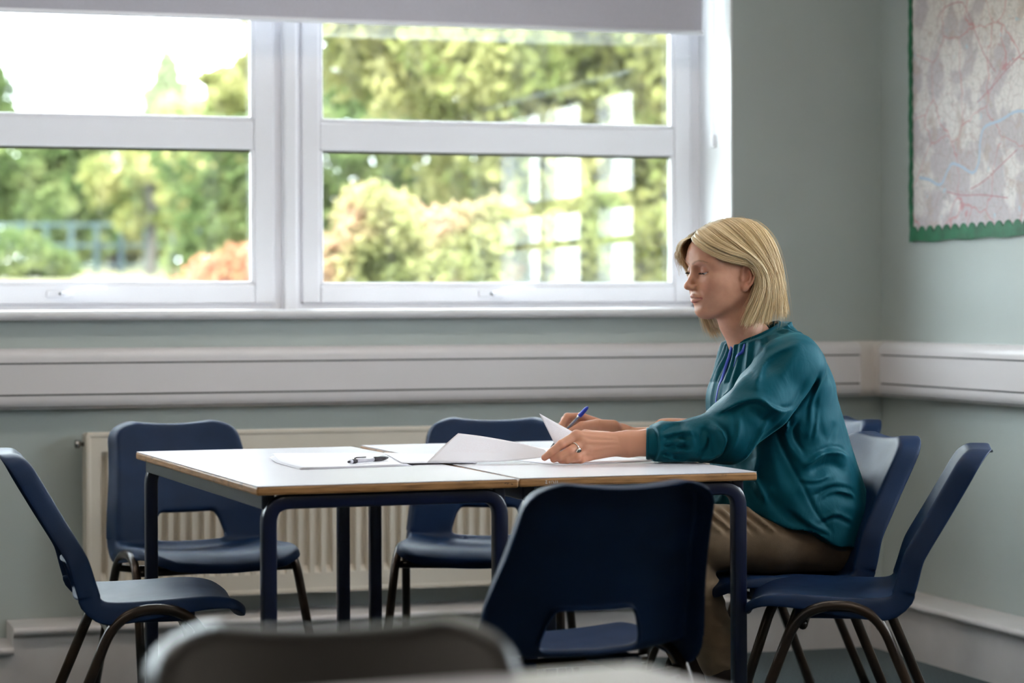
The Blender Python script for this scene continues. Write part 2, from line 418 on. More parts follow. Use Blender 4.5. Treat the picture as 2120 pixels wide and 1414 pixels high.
# ---------------------------------------------------------------- boxed-in pipe skirting
BY = 6.62; BX = 3.205; BT = .168
def boxing_profile(depth, top):
    return [(0, 0), (depth-.018, 0), (depth-.018, top-.022)]+arc(depth-.008, top-.011, .011, -90, 90, 8)+[(0, top)]
V, F = extrude_profile(boxing_profile(YB-BY, BT), (XR, YB, 0), (0.675, YB, 0)); shade_auto(struct(mesh_obj('baseboard_back', V, F, M['skirt'])), 40)
V, F = extrude_profile(boxing_profile(XR-BX, BT), (XR, YF, 0), (XR, BY+.02, 0)); shade_auto(struct(mesh_obj('baseboard_right', V, F, M['skirt'])), 40)
V, F = extrude_profile(boxing_profile(YB-BY+.01, .118), (0.675, YB, 0), (XL, YB, 0)); shade_auto(struct(mesh_obj('baseboard_left', V, F, M['skirt'])), 40)

# ceiling lamps out of view, added to raise the room's ambient light
LAMP = 4.5
def added_ceiling_lamp(x, y, label):
    t = empty('added_ceiling_light', (x, y, ZC))
    box('housing', -.62, .62, -.16, .16, -.06, 0, M['upvc'], t, .01)
    lm, ln, ll, lp = new_mat('lamp_diffuser'); lp.inputs['Base Color'].default_value = (.9, .9, .88, 1)
    lp.inputs['Emission Color'].default_value = (1, .9, .78, 1); lp.inputs['Emission Strength'].default_value = LAMP
    box('diffuser', -.60, .60, -.14, .14, -.075, -.06, lm, t, .006)
    tag(t, label, 'lamp', 'added ceiling lights')

for i, (x, y, lb) in enumerate(((1.9, 3.0, 'added ceiling light over the table nearest the right wall'), (1.9, 0.2, 'added ceiling light behind the camera on the right'), (-.6, .2, 'added ceiling light behind the camera in the middle'), (-.6, 3.0, 'added ceiling light left of the tables'), (-2.9, 3.0, 'added ceiling light by the left wall'), (1.9, 5.4, 'added ceiling light in the corner above the seated woman'), (-.6, 5.4, 'added ceiling light near the window on the left'))):
    added_ceiling_lamp(x, y, lb)

wb = empty('added_whiteboard', (XR, 2.05, 1.0))  # unseen board added for a pale area mirrored in the window panes
box('board_surface', -.018, -.010, -.62, .62, .03, .92, M['laminate'], wb)
for a, b, c, d in ((-.65, .65, 0, .03), (-.65, .65, .92, .95), (-.65, -.62, .03, .92), (.62, .65, .03, .92)):
    box('board_frame', -.025, -.001, a, b, c, d, M['upvc'], wb, .003)
tag(wb, 'whiteboard put on the right wall for its pale reflection in the window', 'added_whiteboard')
# ================================================================== RADIATOR
rd = empty('radiator', (0.885, YB, 0))
RW = 2.0; Z0, Z1, RYF = 0.232, 0.676, -.105      # front face of the panel
pitch = .0335
# front panel, one pressed sheet with vertical flutes
xs = []; prof = []
N = int((RW-.05)/pitch)
cols = []
x = 0.0; cols.append((0.0, 0.0, 0.0)); 
for k in range(N):
    a = .030+k*pitch
    for fx, dp in ((0, 0), (.20, 0), (.32, 1), (.68, 1), (.80, 0)):
        cols.append((a+fx*pitch, dp, k))
cols.append((RW, 0.0, 0))
rows = [(Z0, 0), (Z0+.046, 0), (Z0+.056, .55), (Z0+.066, 1), (Z1-.062, 1), (Z1-.052, .55), (Z1-.042, 0), (Z1, 0)]
V = []; F = []
for z, w in rows:
    for cx, dp, k in cols:
        V.append((cx, RYF+.020*dp*w, z))
nc = len(cols)
for i in range(len(rows)-1):
    for j in range(nc-1):
        F.append((i*nc+j, i*nc+j+1, (i+1)*nc+j+1, (i+1)*nc+j))
shade_auto(mesh_obj('front_panel', V, F, M['radiator'], rd), 30)
box('side_panel', -.004, .012, RYF-.003, -.03, Z0+.01, Z1+.008, M['radiator'], rd, .006)
box('side_panel', RW-.012, RW+.004, RYF-.003, -.03, Z0+.01, Z1+.008, M['radiator'], rd, .006)
box('back_panel', .01, RW-.01, -.045, -.03, Z0, Z1, M['radiator'], rd)
box('top_rim', -.002, RW, RYF-.003, RYF+.012, Z1-.004, Z1+.012, M['radiator'], rd, .005)
box('bottom_rim', .0, RW, RYF-.003, RYF+.008, Z0-.010, Z0+.004, M['radiator'], rd, .004)
for i in range(44):
    box('grille_bar', .03+i*.0445, .055+i*.0445, RYF+.012, -.03, Z1+.000, Z1+.008, M['radiator'], rd)
V, F = lathe_geo([(.006, 0), (.006, .012), (.011, .013), (.012, .026), (.006, .028)], 14, ((-.002, -.07, Z1-.022), (-1, 0, 0)))
mesh_obj('bleed_valve', V, F, M['tube_chrome'], rd, True)
for xx in (.25, 1.75):
    box('wall_bracket', xx, xx+.04, -.032, -.003, Z0+.05, Z1-.05, M['radiator'], rd)
tag(rd, 'cream pressed steel radiator with vertical flutes below the window', 'radiator')

# ================================================================== MAP BOARD ON THE RIGHT WALL
mp_ = empty('wall_map', (XR, 6.60, 1.22))
# local: along wall y negative = towards the camera; z up
def map_mat():
    m, n, l, p = new_mat('printed_map'); p.inputs['Roughness'].default_value = .6
    tc = n.new('ShaderNodeTexCoord'); src = tc.outputs['Object']
    def noise_(sc, det=6, off=(0, 0, 0)):
        mpn = n.new('ShaderNodeMapping'); mpn.inputs['Location'].default_value = off; l.new(src, mpn.inputs['Vector'])
        q = n.new('ShaderNodeTexNoise'); q.inputs['Scale'].default_value = sc; q.inputs['Detail'].default_value = det; l.new(mpn.outputs['Vector'], q.inputs['Vector']); return q.outputs['Fac']
    def ramp(v, a, b):
        q = n.new('ShaderNodeMapRange'); q.inputs['From Min'].default_value = a; q.inputs['From Max'].default_value = b; l.new(v, q.inputs['Value']); return q.outputs['Result']
    def mix(f, c1, c2):
        q = n.new('ShaderNodeMix'); q.data_type = 'RGBA'; l.new(f, q.inputs[0])
        if isinstance(c1, tuple): q.inputs[6].default_value = (*c1, 1)
        else: l.new(c1, q.inputs[6])
        q.inputs[7].default_value = (*c2, 1); return q.outputs[2]
    def mul(a, b):
        q = n.new('ShaderNodeMath'); q.operation = 'MULTIPLY'; l.new(a, q.inputs[0])
        if isinstance(b, float): q.inputs[1].default_value = b
        else: l.new(b, q.inputs[1])
        return q.outputs[0]
    # built-up areas get denser towards the bottom of the sheet
    sp = n.new('ShaderNodeSeparateXYZ'); l.new(src, sp.inputs[0])
    dens = ramp(sp.outputs['Z'], .75, .05)
    ad = n.new('ShaderNodeMath'); ad.operation = 'MULTIPLY_ADD'; l.new(dens, ad.inputs[0]); ad.inputs[1].default_value = .12; l.new(noise_(7, 9), ad.inputs[2])
    c = mix(ramp(ad.outputs[0], .54, .60), (0.80, 0.75, 0.74), (0.60, 0.54, 0.57))
    c = mix(mul(ramp(noise_(11, 8, (3, 5, 1)), .60, .64), .55), c, (0.56, 0.45, 0.41))
    # thin roads: voronoi borders
    def roads(scale, w, col, fac, c, off):
        mpn = n.new('ShaderNodeMapping'); mpn.inputs['Location'].default_value = off; l.new(src, mpn.inputs['Vector'])
        dn = n.new('ShaderNodeTexNoise'); dn.inputs['Scale'].default_value = 14; l.new(mpn.outputs['Vector'], dn.inputs['Vector'])
        mx = n.new('ShaderNodeMix'); mx.data_type = 'RGBA'; mx.inputs[0].default_value = .06; l.new(mpn.outputs['Vector'], mx.inputs[6]); l.new(dn.outputs['Color'], mx.inputs[7])
        v = n.new('ShaderNodeTexVoronoi'); v.feature = 'DISTANCE_TO_EDGE'; v.inputs['Scale'].default_value = scale; l.new(mx.outputs[2], v.inputs['Vector'])
        return mix(mul(ramp(v.outputs['Distance'], w, w*.4), fac), c, col)
    c = roads(38, .035, (0.38, 0.37, 0.36), .55, c, (.3, .2, .7))
    c = roads(20, .03, (0.50, 0.36, 0.36), .5, c, (1.3, .2, .1))
    c = roads(5.0, .012, (0.60, 0.22, 0.25), .7, c, (4.3, .9, .4))
    c = mix(mul(ramp(noise_(24, 4, (9, 2, 1)), .68, .72), .7), c, (0.50, 0.66, 0.74))
    l.new(c, p.inputs['Base Color'])
    return m
M['map'] = map_mat()
M['green'] = mat('green_border_card', (0.012, 0.135, 0.060), 0.62, var=0.25, vscale=16, bump=0.35, bscale=26)
LW, HH = 1.40, .92
box('map_sheet', -.006, -.003, -LW+.01, -.012, .03, HH-.01, M['map'], mp_)
box('backing_board', -.003, -.0005, -LW, 0.0, 0.005, HH, M['green'], mp_)
def border(horizontal, length, nteeth, wid, amp):
    """scalloped strip: straight outer edge, wavy inner edge, thin card"""
    V = []; F = []; N = nteeth*10
    for i in range(N+1):
        t = i/N; s = t*length
        ph = t*nteeth
        inner = wid+amp*(abs(math.sin(PI*ph))**0.8-.5)*2*.5
        outer = .002*math.sin(s*30)
        bulge = .004*math.sin(s*60+1)*.5
        for dx in (0.0, -.0012):
            V.append((dx-.008-abs(bulge), s, outer)); V.append((dx-.008, s, inner))
    for i in range(N):
        a = 4*i; b = a+4
        F += [(a, a+1, b+1, b), (a+2, b+2, b+3, a+3), (a, b, b+2, a+2), (a+1, a+3, b+3, b+1)]
    return V, F
V, F = border(True, LW, 27, .038, .018)
mesh_obj('scalloped_border', [(x, -s, u) for x, s, u in V], F, M['green'], mp_)
V, F = border(False, HH, 22, .020, .006)
mesh_obj('scalloped_border', [(x-.001, -u, s) for x, s, u in V], F, M['green'], mp_)
# the river and two trunk roads, printed ribbons
M['river'] = mat('map_river_ink', (0.50, 0.60, 0.72), .6); M['road'] = mat('map_road_ink', (0.52, 0.22, 0.27), .6)
def ribbon(name, pts, w, m):
    c = catmull(pts, 8); T = np.gradient(c, axis=0); T /= np.linalg.norm(T, axis=1)[:, None]
    Nn = np.stack([-T[:, 1], T[:, 0]], 1)
    V = []; F = []
    for i in range(len(c)):
        for s in (-1, 1):
            q = c[i]+s*Nn[i]*w*(.8+.4*math.sin(i*1.7)**2)/2; V.append((-.0066, -q[0], q[1]))
    for i in range(len(c)-1): F.append((2*i, 2*i+1, 2*i+3, 2*i+2))
    mesh_obj(name, V, F, m, mp_)
# sheet coordinates: (distance from left edge, height above bottom)
def S(px, py):      # from the sheet's own grid: 340 units wide by 520 high in the visible corner
    return ((px-1890)/230*.62, (500-py)/490*.735)
ribbon('river', [S(1912, 372), S(1935, 378), S(1962, 390), S(1980, 362), S(1990, 352), S(2010, 360), S(2035, 374), S(2048, 355), S(2052, 315), S(2062, 290), S(2095, 282), S(2130, 270), S(2170, 280)], .009, M['river'])
ribbon('road', [S(1958, 60), S(1975, 45), S(2008, 42), S(2020, 55), S(2035, 90), S(2060, 150), S(2085, 190)], .0028, M['road'])
ribbon('road', [S(2045, 242), S(2080, 215), S(2110, 188), S(2150, 160)], .003, M['road'])
ribbon('road', [S(2030, 405), S(2060, 392), S(2090, 370), S(2130, 340)], .003, M['road'])
ribbon('road', [S(1975, 405), S(2010, 415), S(2055, 418), S(2110, 428)], .003, M['road'])
tag(mp_, 'large printed map with a green scalloped border on the right wall', 'map')

# ================================================================== TABLES
def make_table(name, W, L, label, cut=0):
    """local origin: near left corner on the floor; x across, y along"""
    t = empty(name); TH = .018; TZ = .69
    bm = bmesh.new(); add_box(bm, 0, W, 0, L, TZ-TH, TZ-.0012, .004, 2)
    top = bm_obj('tabletop', bm, M['wood'], t)
    bm = bmesh.new(); add_box(bm, .0015, W-.0015, .0015, L-.0015, TZ-.0012, TZ)
    bm_obj('laminate_surface', bm, M['laminate'], top)
    ins = .030; S_ = .0145; zt = TZ-TH-S_
    # two end hoops bent from one tube (leg, apron, leg) and two long rails
    for y in (ins, L-ins):
        p = bend_path([(ins, y, .012), (ins, y, zt), (W-ins, y, zt), (W-ins, y, .012)], .042, 8)
        h = tube('leg_hoop', p, S_, M['frame_blue'], t, seg=16, square=True, up=(0, 1, 0))
        for x in (ins, W-ins):
            box('foot', x-.015, x+.015, y-.015, y+.015, 0, .014, M['rubber'], h, .003)
    for x in (ins, W-ins):
        box('side_rail', x-.0125, x+.0125, ins, L-ins, zt-.0145, zt+.0145, M['frame_blue'], t, .003)
    tag(t, label, 'table', 'classroom tables')
    return t
t1 = make_table('classroom_table', .53, 1.205, 'white-topped table with wooden edge holding the pad and black pen')
t1.location = (.918, 4.53, 0); t1.rotation_euler[2] = math.radians(2.2)
t2 = make_table('classroom_table', .515, 1.235, 'white-topped table at which the woman sits and writes')
t2.location = (1.453, 4.565, 0); t2.rotation_euler[2] = math.radians(0.9)
t3 = make_table('classroom_table', .56, 1.2, 'blurred white table corner in the foreground at the bottom edge')
t3.location = (.428, .892, 0); t3.rotation_euler[2] = math.radians(8.5)

# scuffs and a scratched number on the near edges of the tables
M['scratch'] = mat('pale_scratch', (.75, .72, .68), .7); M['dark_mark'] = mat('dark_ink_mark', (.02, .015, .012), .6)
def stroke(t, x, z, dx, dz, m):
    V, F = tube_geo([(x, -.0003, z), (x+dx, -.0003, z+dz)], .0007, seg=5)
    top = [c for c in t.children if c.name.startswith('tabletop')][0]
    mesh_obj('pen_mark', V, F, M[m], top)
for x, z, dx, dz in ((.055, .6835, .003, .0), (.058, .6835, -.003, -.005), (.055, .6785, .004, 0), (.063, .6830, .0, -.0045), (.067, .6835, .0, -.005), (.070, .6835, .003, -.005), (.076, .6835, 0, -.005), (.080, .6835, 0, -.005)):
    stroke(t2, x, z, dx, dz, 'scratch')
for x, z, dx, dz in ((.500, .682, .004, .001), (.506, .680, .002, .003), (.514, .681, .003, -.002)):
    stroke(t1, x, z, dx, dz, 'dark_mark')
# ================================================================== CHAIRS
def chair_shell_mesh():
    prof = catmull([(.185, .425), (.150, .433), (.09, .432), (.02, .426), (-.05, .421), (-.100, .421), (-.130, .432), (-.145, .466), (-.163, .52), (-.200, .60), (-.238, .68), (-.262, .735)], 6)
    seg = np.linalg.norm(np.diff(prof, axis=0), axis=1); s = np.concatenate([[0], np.cumsum(seg)]); Ltot = s[-1]
    def at(t): return np.array([np.interp(t*Ltot, s, prof[:, 0]), np.interp(t*Ltot, s, prof[:, 1])])
    # width along the profile
    tz = lambda z: np.interp(z, prof[int(len(prof)*.42):, 1], s[int(len(prof)*.42):])/Ltot
    th0, th1 = tz(.437), tz(.519)      # slot rows
    tk = [0, .10, .30, .50, th0, th1, .80, 1.0]
    wk = [.172, .182, .188, .190, .188, .180, .163, .149]
    rows = list(np.linspace(0, th0, 20))+list(np.linspace(th0, th1, 8))[1:]+list(np.linspace(th1, 1, 16))[1:]
    NH, NO = 9, 8          # half columns inside / outside the slot edge
    js = []
    V = []; grid = []
    rc_t, rc_f = .045, .035
    for ri, t in enumerate(rows):
        y, z = at(t); d = (at(min(1, t+.01))-at(max(0, t-.01))); d /= np.linalg.norm(d)
        nrm = np.array([-d[1], d[0]]);  # in (y,z): rotate +90: for seat d=(-1,0) -> n=(0,-1)
        nrm = -nrm                      # front side of the shell (up / forward)
        w = np.interp(t, tk, wk)
        e = (1-t)*Ltot
        if e < rc_t: w -= rc_t-math.sqrt(max(0, rc_t**2-(rc_t-e)**2))
        e0 = t*Ltot
        if e0 < rc_f: w -= rc_f-math.sqrt(max(0, rc_f**2-(rc_f-e0)**2))
        hw = .104 + (.080-.104)*np.clip((t-th0)/(th1-th0), 0, 1)
        hw = min(hw, w*.62)
        cols = [-w+(w-hw)*k/NO for k in range(NO)]+[-hw+2*hw*k/(2*NH) for k in range(2*NH+1)]+[hw+(w-hw)*k/NO for k in range(1, NO+1)]
        dish = np.interp(t, [0, .12, .45, th0, th1, .85, 1], [.004, .012, .020, .030, .034, .026, .020])
        lip = .016*max(0, 1-e0/.07)**2      # waterfall front edge, centre lower
        topc = .013*max(0, 1-e/.10)         # concave top edge
        row = []
        for x in cols:
            u = x/.19
            off = dish*(u*u)
            yy = y+nrm[0]*off; zz = z+nrm[1]*off
            zz -= lip*(1-u*u); zz -= topc*(1-u*u)
            row.append(len(V)); V.append(Vector((x, yy, zz)))
        grid.append(row)
    nR = len(rows); nC = len(grid[0])
    r0 = rows.index(th0) if th0 in rows else 19
    r1 = r0+7
    c0, c1 = NO, NO+2*NH
    # round the corners of the slot
    orig = [v.copy() for v in V]
    for rr_, dr in ((r0, 1), (r1, -1)):
        for cc_, dc in ((c0, 1), (c1, -1)):
            P = orig[grid[rr_][cc_]]; er = (orig[grid[rr_+dr][cc_]]-P).normalized(); ec = (orig[grid[rr_][cc_+dc]]-P).normalized()
            V[grid[rr_][cc_]] = P+(er+ec)*.0064
            V[grid[rr_+dr][cc_]] = orig[grid[rr_+dr][cc_]]+ec*.0030
            V[grid[rr_][cc_+dc]] = orig[grid[rr_][cc_+dc]]+er*.0030
    bm = bmesh.new()
    bv = [bm.verts.new(v) for v in V]; bm.verts.ensure_lookup_table()
    for i in range(nR-1):
        for j in range(nC-1):
            if r0 <= i < r1 and c0 <= j < c1: continue
            bm.faces.new((bv[grid[i][j]], bv[grid[i][j+1]], bv[grid[i+1][j+1]], bv[grid[i+1][j]]))
    for v in [v for v in bm.verts if not v.link_faces]: bm.verts.remove(v)
    bm.normal_update()
    # orient normals to the sitter's side
    fmid = [f for f in bm.faces if abs(f.calc_center_median().x) < .02 and f.calc_center_median().y > 0]
    if fmid and fmid[0].normal.z < 0:
        for f in bm.faces: f.normal_flip()
        bm.normal_update()
    # flange: extrude boundary loops
    def flange(edges, steps):
        loop_verts = set(v for e in edges for v in e.verts)
        info = {}
        for v in loop_verts:
            n = v.normal.copy()
            tang = Vector()
            be = [e for e in v.link_edges if e in edges]
            a = be[0].other_vert(v).co; b = be[1].other_vert(v).co
            tang = (b-a).normalized()
            m_ = tang.cross(n).normalized()
            c = sum((f.calc_center_median() for f in v.link_faces), Vector())/len(v.link_faces)
            if m_.dot(v.co-c) < 0: m_ = -m_
            info[v] = (n, m_)
        cur = {v: v for v in loop_verts}
        elist = [(e.verts[0], e.verts[1]) for e in edges]
        for fo, fd in steps:
            nxt = {}
            for v in loop_verts:
                n, m_ = info[v]
                k = fd(v.co) if callable(fd) else fd
                wt = min(1, max(0, (v.co.z-.70)/.03)); fo_ = fo+wt*.42*k
                nxt[v] = bm.verts.new(v.co+m_*fo_-n*k)
            for a, b in elist:
                bm.faces.new((cur[a], cur[b], nxt[b], nxt[a]))
            cur = nxt
    bedges = [e for e in bm.edges if len(e.link_faces) == 1]
    hole = [e for e in bedges if all(abs(v.co.x) < .108 and .42 < v.co.z < .60 and v.co.y < -.09 for v in e.verts)]
    outer = [e for e in bedges if e not in set(hole)]
    hs = set(hole)
    def depth(co):
        fr_ = min(1, max(0, (.17-co.y)/.30))
        seat_ = .018+.034*fr_; w_ = min(1, max(0, (co.z-.43)/.13)); w_ = w_*w_*(3-2*w_)
        return seat_*(1-w_)+.046*w_
    flange(set(outer), [(.006, .002), (.010, .008), (.011, lambda c: depth(c)*.6), (.013, depth)])
    flange(hs, [(.003, .002), (.005, .006), (.005, .014)])
    bmesh.ops.recalc_face_normals(bm, faces=bm.faces)
    me = bpy.data.meshes.new('seat_shell'); bm.to_mesh(me); bm.free()
    me.polygons.foreach_set('use_smooth', [True]*len(me.polygons))
    o = bpy.data.objects.new('seat_shell', me); COL.objects.link(o)
    so = o.modifiers.new('s', 'SOLIDIFY'); so.thickness = .0045; so.offset = 0
    su = o.modifiers.new('u', 'SUBSURF'); su.levels = 1; su.render_levels = 1
    bpy.context.view_layer.update()
    bake(o)
    me = o.data; bpy.data.objects.remove(o)
    me.polygons.foreach_set('use_smooth', [True]*len(me.polygons))
    return me
shell_me = chair_shell_mesh()
def make_chair(name, pmat):
    c = empty(name)
    me = shell_me if pmat == 'plastic_blue' else shell_me.copy()
    me.materials.clear(); me.materials.append(M[pmat])
    sh = bpy.data.objects.new('seat_shell', me); link(sh, c)
    for s in (-1, 1):
        x0, x1 = s*.203, s*.228
        p = bend_path([(x1, .235, .012), (x0, .075, .425), (x0, -.075, .425), (x1, -.245, .012)], .085, 10)
        h = tube('leg_hoop', p, .0110, M['tube'], c, seg=12)
        for q in (p[0], p[-1]):
            V, F = lathe_geo([(.013, 0), (.0145, .004), (.0135, .022), (.012, .024)], 12, ((q[0], q[1], 0), (0, 0, 1)))
            mesh_obj('rubber_foot', V, F, M['rubber'], h, True)
    for y in (.07, -.085):
        tube('crossbar', bend_path([(-.203, y, .385), (-.15, y, .385 if y > 0 else .378), (.15, y, .385 if y > 0 else .378), (.203, y, .385)], .02, 4), .0095, M['tube'], c, seg=10)
    for s in (-1, 1):
        box('mounting_block', s*.10-.02, s*.10+.02, -.10, .09, .388, .414, M['plastic_blue'], c, .004)
    return c
chair0 = make_chair('stacking_chair', 'plastic_blue')
def face(v): return math.atan2(v[1], v[0])-PI/2     # local +y is the chair's front
CH = [
 ((1.083, 5.973), (.13, -.99), 'navy plastic chair in front of the left end of the radiator'),
 ((.785, 5.05), (.998, -.05), 'navy plastic chair cut by the left edge, seen from its side'),
 ((1.762, 5.857), (-.40, -.92), 'navy plastic chair behind the table, below the held paper'),
 ((1.370, 4.08), (-.07, 1.0), 'navy plastic chair with its slotted back to the viewer at the near table edge'),
 ((2.19, 5.01), (-1.0, 0.0), 'navy plastic chair the woman is sitting on'),
 ((2.180, 4.63), (-.89, .45), 'empty navy plastic chair nearest the right wall, angled towards the woman'),
 ((2.468, 5.77), (-1.0, 0.05), 'mostly hidden navy plastic chair behind the seated woman'),
]
for i, (loc, fv, lab) in enumerate(CH):
    c = chair0 if i == 0 else copy_tree(chair0)
    c.location = (loc[0], loc[1], 0); c.rotation_euler = (0, 0, face(fv))
    tag(c, lab, 'chair', 'plastic stacking chairs')
hb = make_chair('stacking_chair', 'plastic_brown')
hb.location = (.485, 1.925, 0); hb.rotation_euler = (0, 0, face((-.117, -.993)))
tag(hb, 'blurred dark brown plastic chair back in the foreground', 'chair', 'plastic stacking chairs')
# ================================================================== IMPLICIT SURFACE TOOLKIT (organic shapes)
class Field:
    def __init__(s, lo, hi, h):
        s.lo = np.array(lo, float); s.h = h
        s.n = np.ceil((np.array(hi)-s.lo)/h).astype(int)+1
        s.ax = [(s.lo[i]+h*np.arange(s.n[i])).astype(np.float32) for i in range(3)]
        s.D = np.full(s.n, 0.08, np.float32)
    def region(s, lo, hi):
        i0 = np.clip(np.floor((np.array(lo)-s.lo)/s.h).astype(int), 0, s.n-1); i1 = np.clip(np.ceil((np.array(hi)-s.lo)/s.h).astype(int)+1, 1, s.n)
        sl = tuple(slice(a, max(a+1, b)) for a, b in zip(i0, i1))
        X = s.ax[0][sl[0]][:, None, None]; Y = s.ax[1][sl[1]][None, :, None]; Z = s.ax[2][sl[2]][None, None, :]
        return sl, X, Y, Z
    def put(s, sl, d, k, op='u'):
        a = s.D[sl]
        if op == 'u':
            if k > 0:
                h = np.maximum(k-np.abs(a-d), 0)/k; s.D[sl] = np.minimum(a, d)-h*h*k*.25
            else: s.D[sl] = np.minimum(a, d)
        elif op == 's':
            d = -d
            if k > 0:
                h = np.maximum(k-np.abs(a-d), 0)/k; s.D[sl] = np.maximum(a, d)+h*h*k*.25
            else: s.D[sl] = np.maximum(a, d)
    def cap(s, a, b, r1, r2=None, k=.01, op='u'):
        r2 = r1 if r2 is None else r2
        a = np.array(a, float); b = np.array(b, float); m = max(r1, r2)+max(k, s.h*2)+.004
        sl, X, Y, Z = s.region(np.minimum(a, b)-m, np.maximum(a, b)+m)
        ab = b-a; L = float(ab @ ab)+1e-12
        t = np.clip(((X-a[0])*ab[0]+(Y-a[1])*ab[1]+(Z-a[2])*ab[2])/L, 0, 1)
        d = np.sqrt((X-a[0]-t*ab[0])**2+(Y-a[1]-t*ab[1])**2+(Z-a[2]-t*ab[2])**2)-(r1+t*(r2-r1))
        s.put(sl, d.astype(np.float32), k, op)
    def chain(s, pts, rs, k=.01, kj=None, op='u'):
        """limb of several segments as one primitive, then blended with k"""
        pts = [np.array(p, float) for p in pts]; m = max(rs)+max(k, s.h*2)+.004
        sl, X, Y, Z = s.region(np.min(pts, 0)-m, np.max(pts, 0)+m)
        D = None
        for i in range(len(pts)-1):
            a, b = pts[i], pts[i+1]; ab = b-a; L = float(ab @ ab)+1e-12
            t = np.clip(((X-a[0])*ab[0]+(Y-a[1])*ab[1]+(Z-a[2])*ab[2])/L, 0, 1)
            d = np.sqrt((X-a[0]-t*ab[0])**2+(Y-a[1]-t*ab[1])**2+(Z-a[2]-t*ab[2])**2)-(rs[i]+t*(rs[i+1]-rs[i]))
            if D is None: D = d
            else:
                kk = kj if kj is not None else .3*min(rs)
                h = np.maximum(kk-np.abs(D-d), 0)/kk; D = np.minimum(D, d)-h*h*kk*.25
        s.put(sl, D.astype(np.float32), k, op)
    def ell(s, c, r, k=.01, op='u', rot=None):
        c = np.array(c, float); r = np.array(r, float); m = max(r)+max(k, s.h*2)+.004
        sl, X, Y, Z = s.region(c-m, c+m)
        x, y, z = X-c[0], Y-c[1], Z-c[2]
        if rot is not None:
            R = np.array(rot)   # world->local rows
            x, y, z = R[0, 0]*x+R[0, 1]*y+R[0, 2]*z, R[1, 0]*x+R[1, 1]*y+R[1, 2]*z, R[2, 0]*x+R[2, 1]*y+R[2, 2]*z
        k0 = np.sqrt((x/r[0])**2+(y/r[1])**2+(z/r[2])**2); k1 = np.sqrt((x/r[0]**2)**2+(y/r[1]**2)**2+(z/r[2]**2)**2)+1e-9
        d = k0*(k0-1)/k1; d = np.where(k0 < 1e-4, -min(r), d)
        s.put(sl, d.astype(np.float32), k, op)
    def ridge2(s, pts, amp, w, mask=None, axes=(0, 2), lo=None, hi=None):
        """raise (amp>0) or sink a fold that follows a polyline seen in the plane of the two axes"""
        P = catmull(pts, 4) if len(pts) > 2 else np.array(pts, float)
        L = np.array(s.ax[0][[0, -1]].tolist()), np.array(s.ax[1][[0, -1]].tolist()), np.array(s.ax[2][[0, -1]].tolist())
        lo_ = [L[i][0] for i in range(3)]; hi_ = [L[i][1] for i in range(3)]
        m = w*3
        for q, a in enumerate(axes): lo_[a] = P[:, q].min()-m; hi_[a] = P[:, q].max()+m
        if lo is not None:
            for i in range(3):
                if lo[i] is not None: lo_[i] = max(lo_[i], lo[i])
        if hi is not None:
            for i in range(3):
                if hi[i] is not None: hi_[i] = min(hi_[i], hi[i])
        sl, X, Y, Z = s.region(lo_, hi_); C = (X, Y, Z); A, B = C[axes[0]], C[axes[1]]
        dm = None; n = len(P)-1
        for i in range(n):
            a, b = P[i], P[i+1]; ab = b-a; LL = ab @ ab+1e-12
            t = np.clip(((A-a[0])*ab[0]+(B-a[1])*ab[1])/LL, 0, 1)
            d2 = (A-a[0]-t*ab[0])**2+(B-a[1]-t*ab[1])**2
            g = (i+t)/n; env = np.clip(4*g*(1-g)*1.6+.12, 0, 1)       # fades at both ends
            v = np.exp(-d2/(w*w))*env
            dm = v if dm is None else np.maximum(dm, v)
        v = amp*dm
        if mask is not None: v = v*mask(X, Y, Z)
        s.D[sl] -= v.astype(np.float32)
    def mesh(s, relax=2):
        D = s.D; nx, ny, nz = D.shape
        S = D < 0
        c = [S[i:nx-1+i, j:ny-1+j, k:nz-1+k] for i in (0, 1) for j in (0, 1) for k in (0, 1)]
        cnt = sum(q.astype(np.int8) for q in c)
        act = (cnt > 0) & (cnt < 8)
        I, J, K = np.nonzero(act); n = len(I)
        off = np.array([(i, j, k) for i in (0, 1) for j in (0, 1) for k in (0, 1)])
        vals = np.stack([D[I+o[0], J+o[1], K+o[2]] for o in off], 1).astype(np.float64)
        acc = np.zeros((n, 3)); num = np.zeros(n)
        for a in range(8):
            for b in range(a+1, 8):
                if np.abs(off[a]-off[b]).sum() != 1: continue
                va, vb = vals[:, a], vals[:, b]; m = (va < 0) != (vb < 0)
                t = np.where(m, va/np.where(m, va-vb, 1), 0)
                p = off[a]+t[:, None]*(off[b]-off[a]); acc += p*m[:, None]; num += m
        V = (np.stack([I, J, K], 1)+acc/num[:, None])
        idx = -np.ones(act.shape, np.int64); idx[I, J, K] = np.arange(n)
        Q = []
        for a in range(3):
            u, v = (a+1) % 3, (a+2) % 3
            s0 = [slice(None)]*3; s1 = [slice(None)]*3
            s0[a] = slice(0, -1); s1[a] = slice(1, None)
            for w in (u, v): s0[w] = slice(1, -1); s1[w] = slice(1, -1)
            A = S[tuple(s0)]; B = S[tuple(s1)]; E = np.argwhere(A != B)
            if not len(E): continue
            flip = A[E[:, 0], E[:, 1], E[:, 2]]
            e = E.copy(); e[:, u] += 1; e[:, v] += 1
            du = np.zeros(3, int); du[u] = 1; dv = np.zeros(3, int); dv[v] = 1
            q = np.stack([idx[tuple((e-du-dv).T)], idx[tuple((e-dv).T)], idx[tuple(e.T)], idx[tuple((e-du).T)]], 1)
            q = np.where(flip[:, None], q, q[:, ::-1]); Q.append(q)
        Q = np.concatenate(Q); Q = Q[(Q >= 0).all(1)]
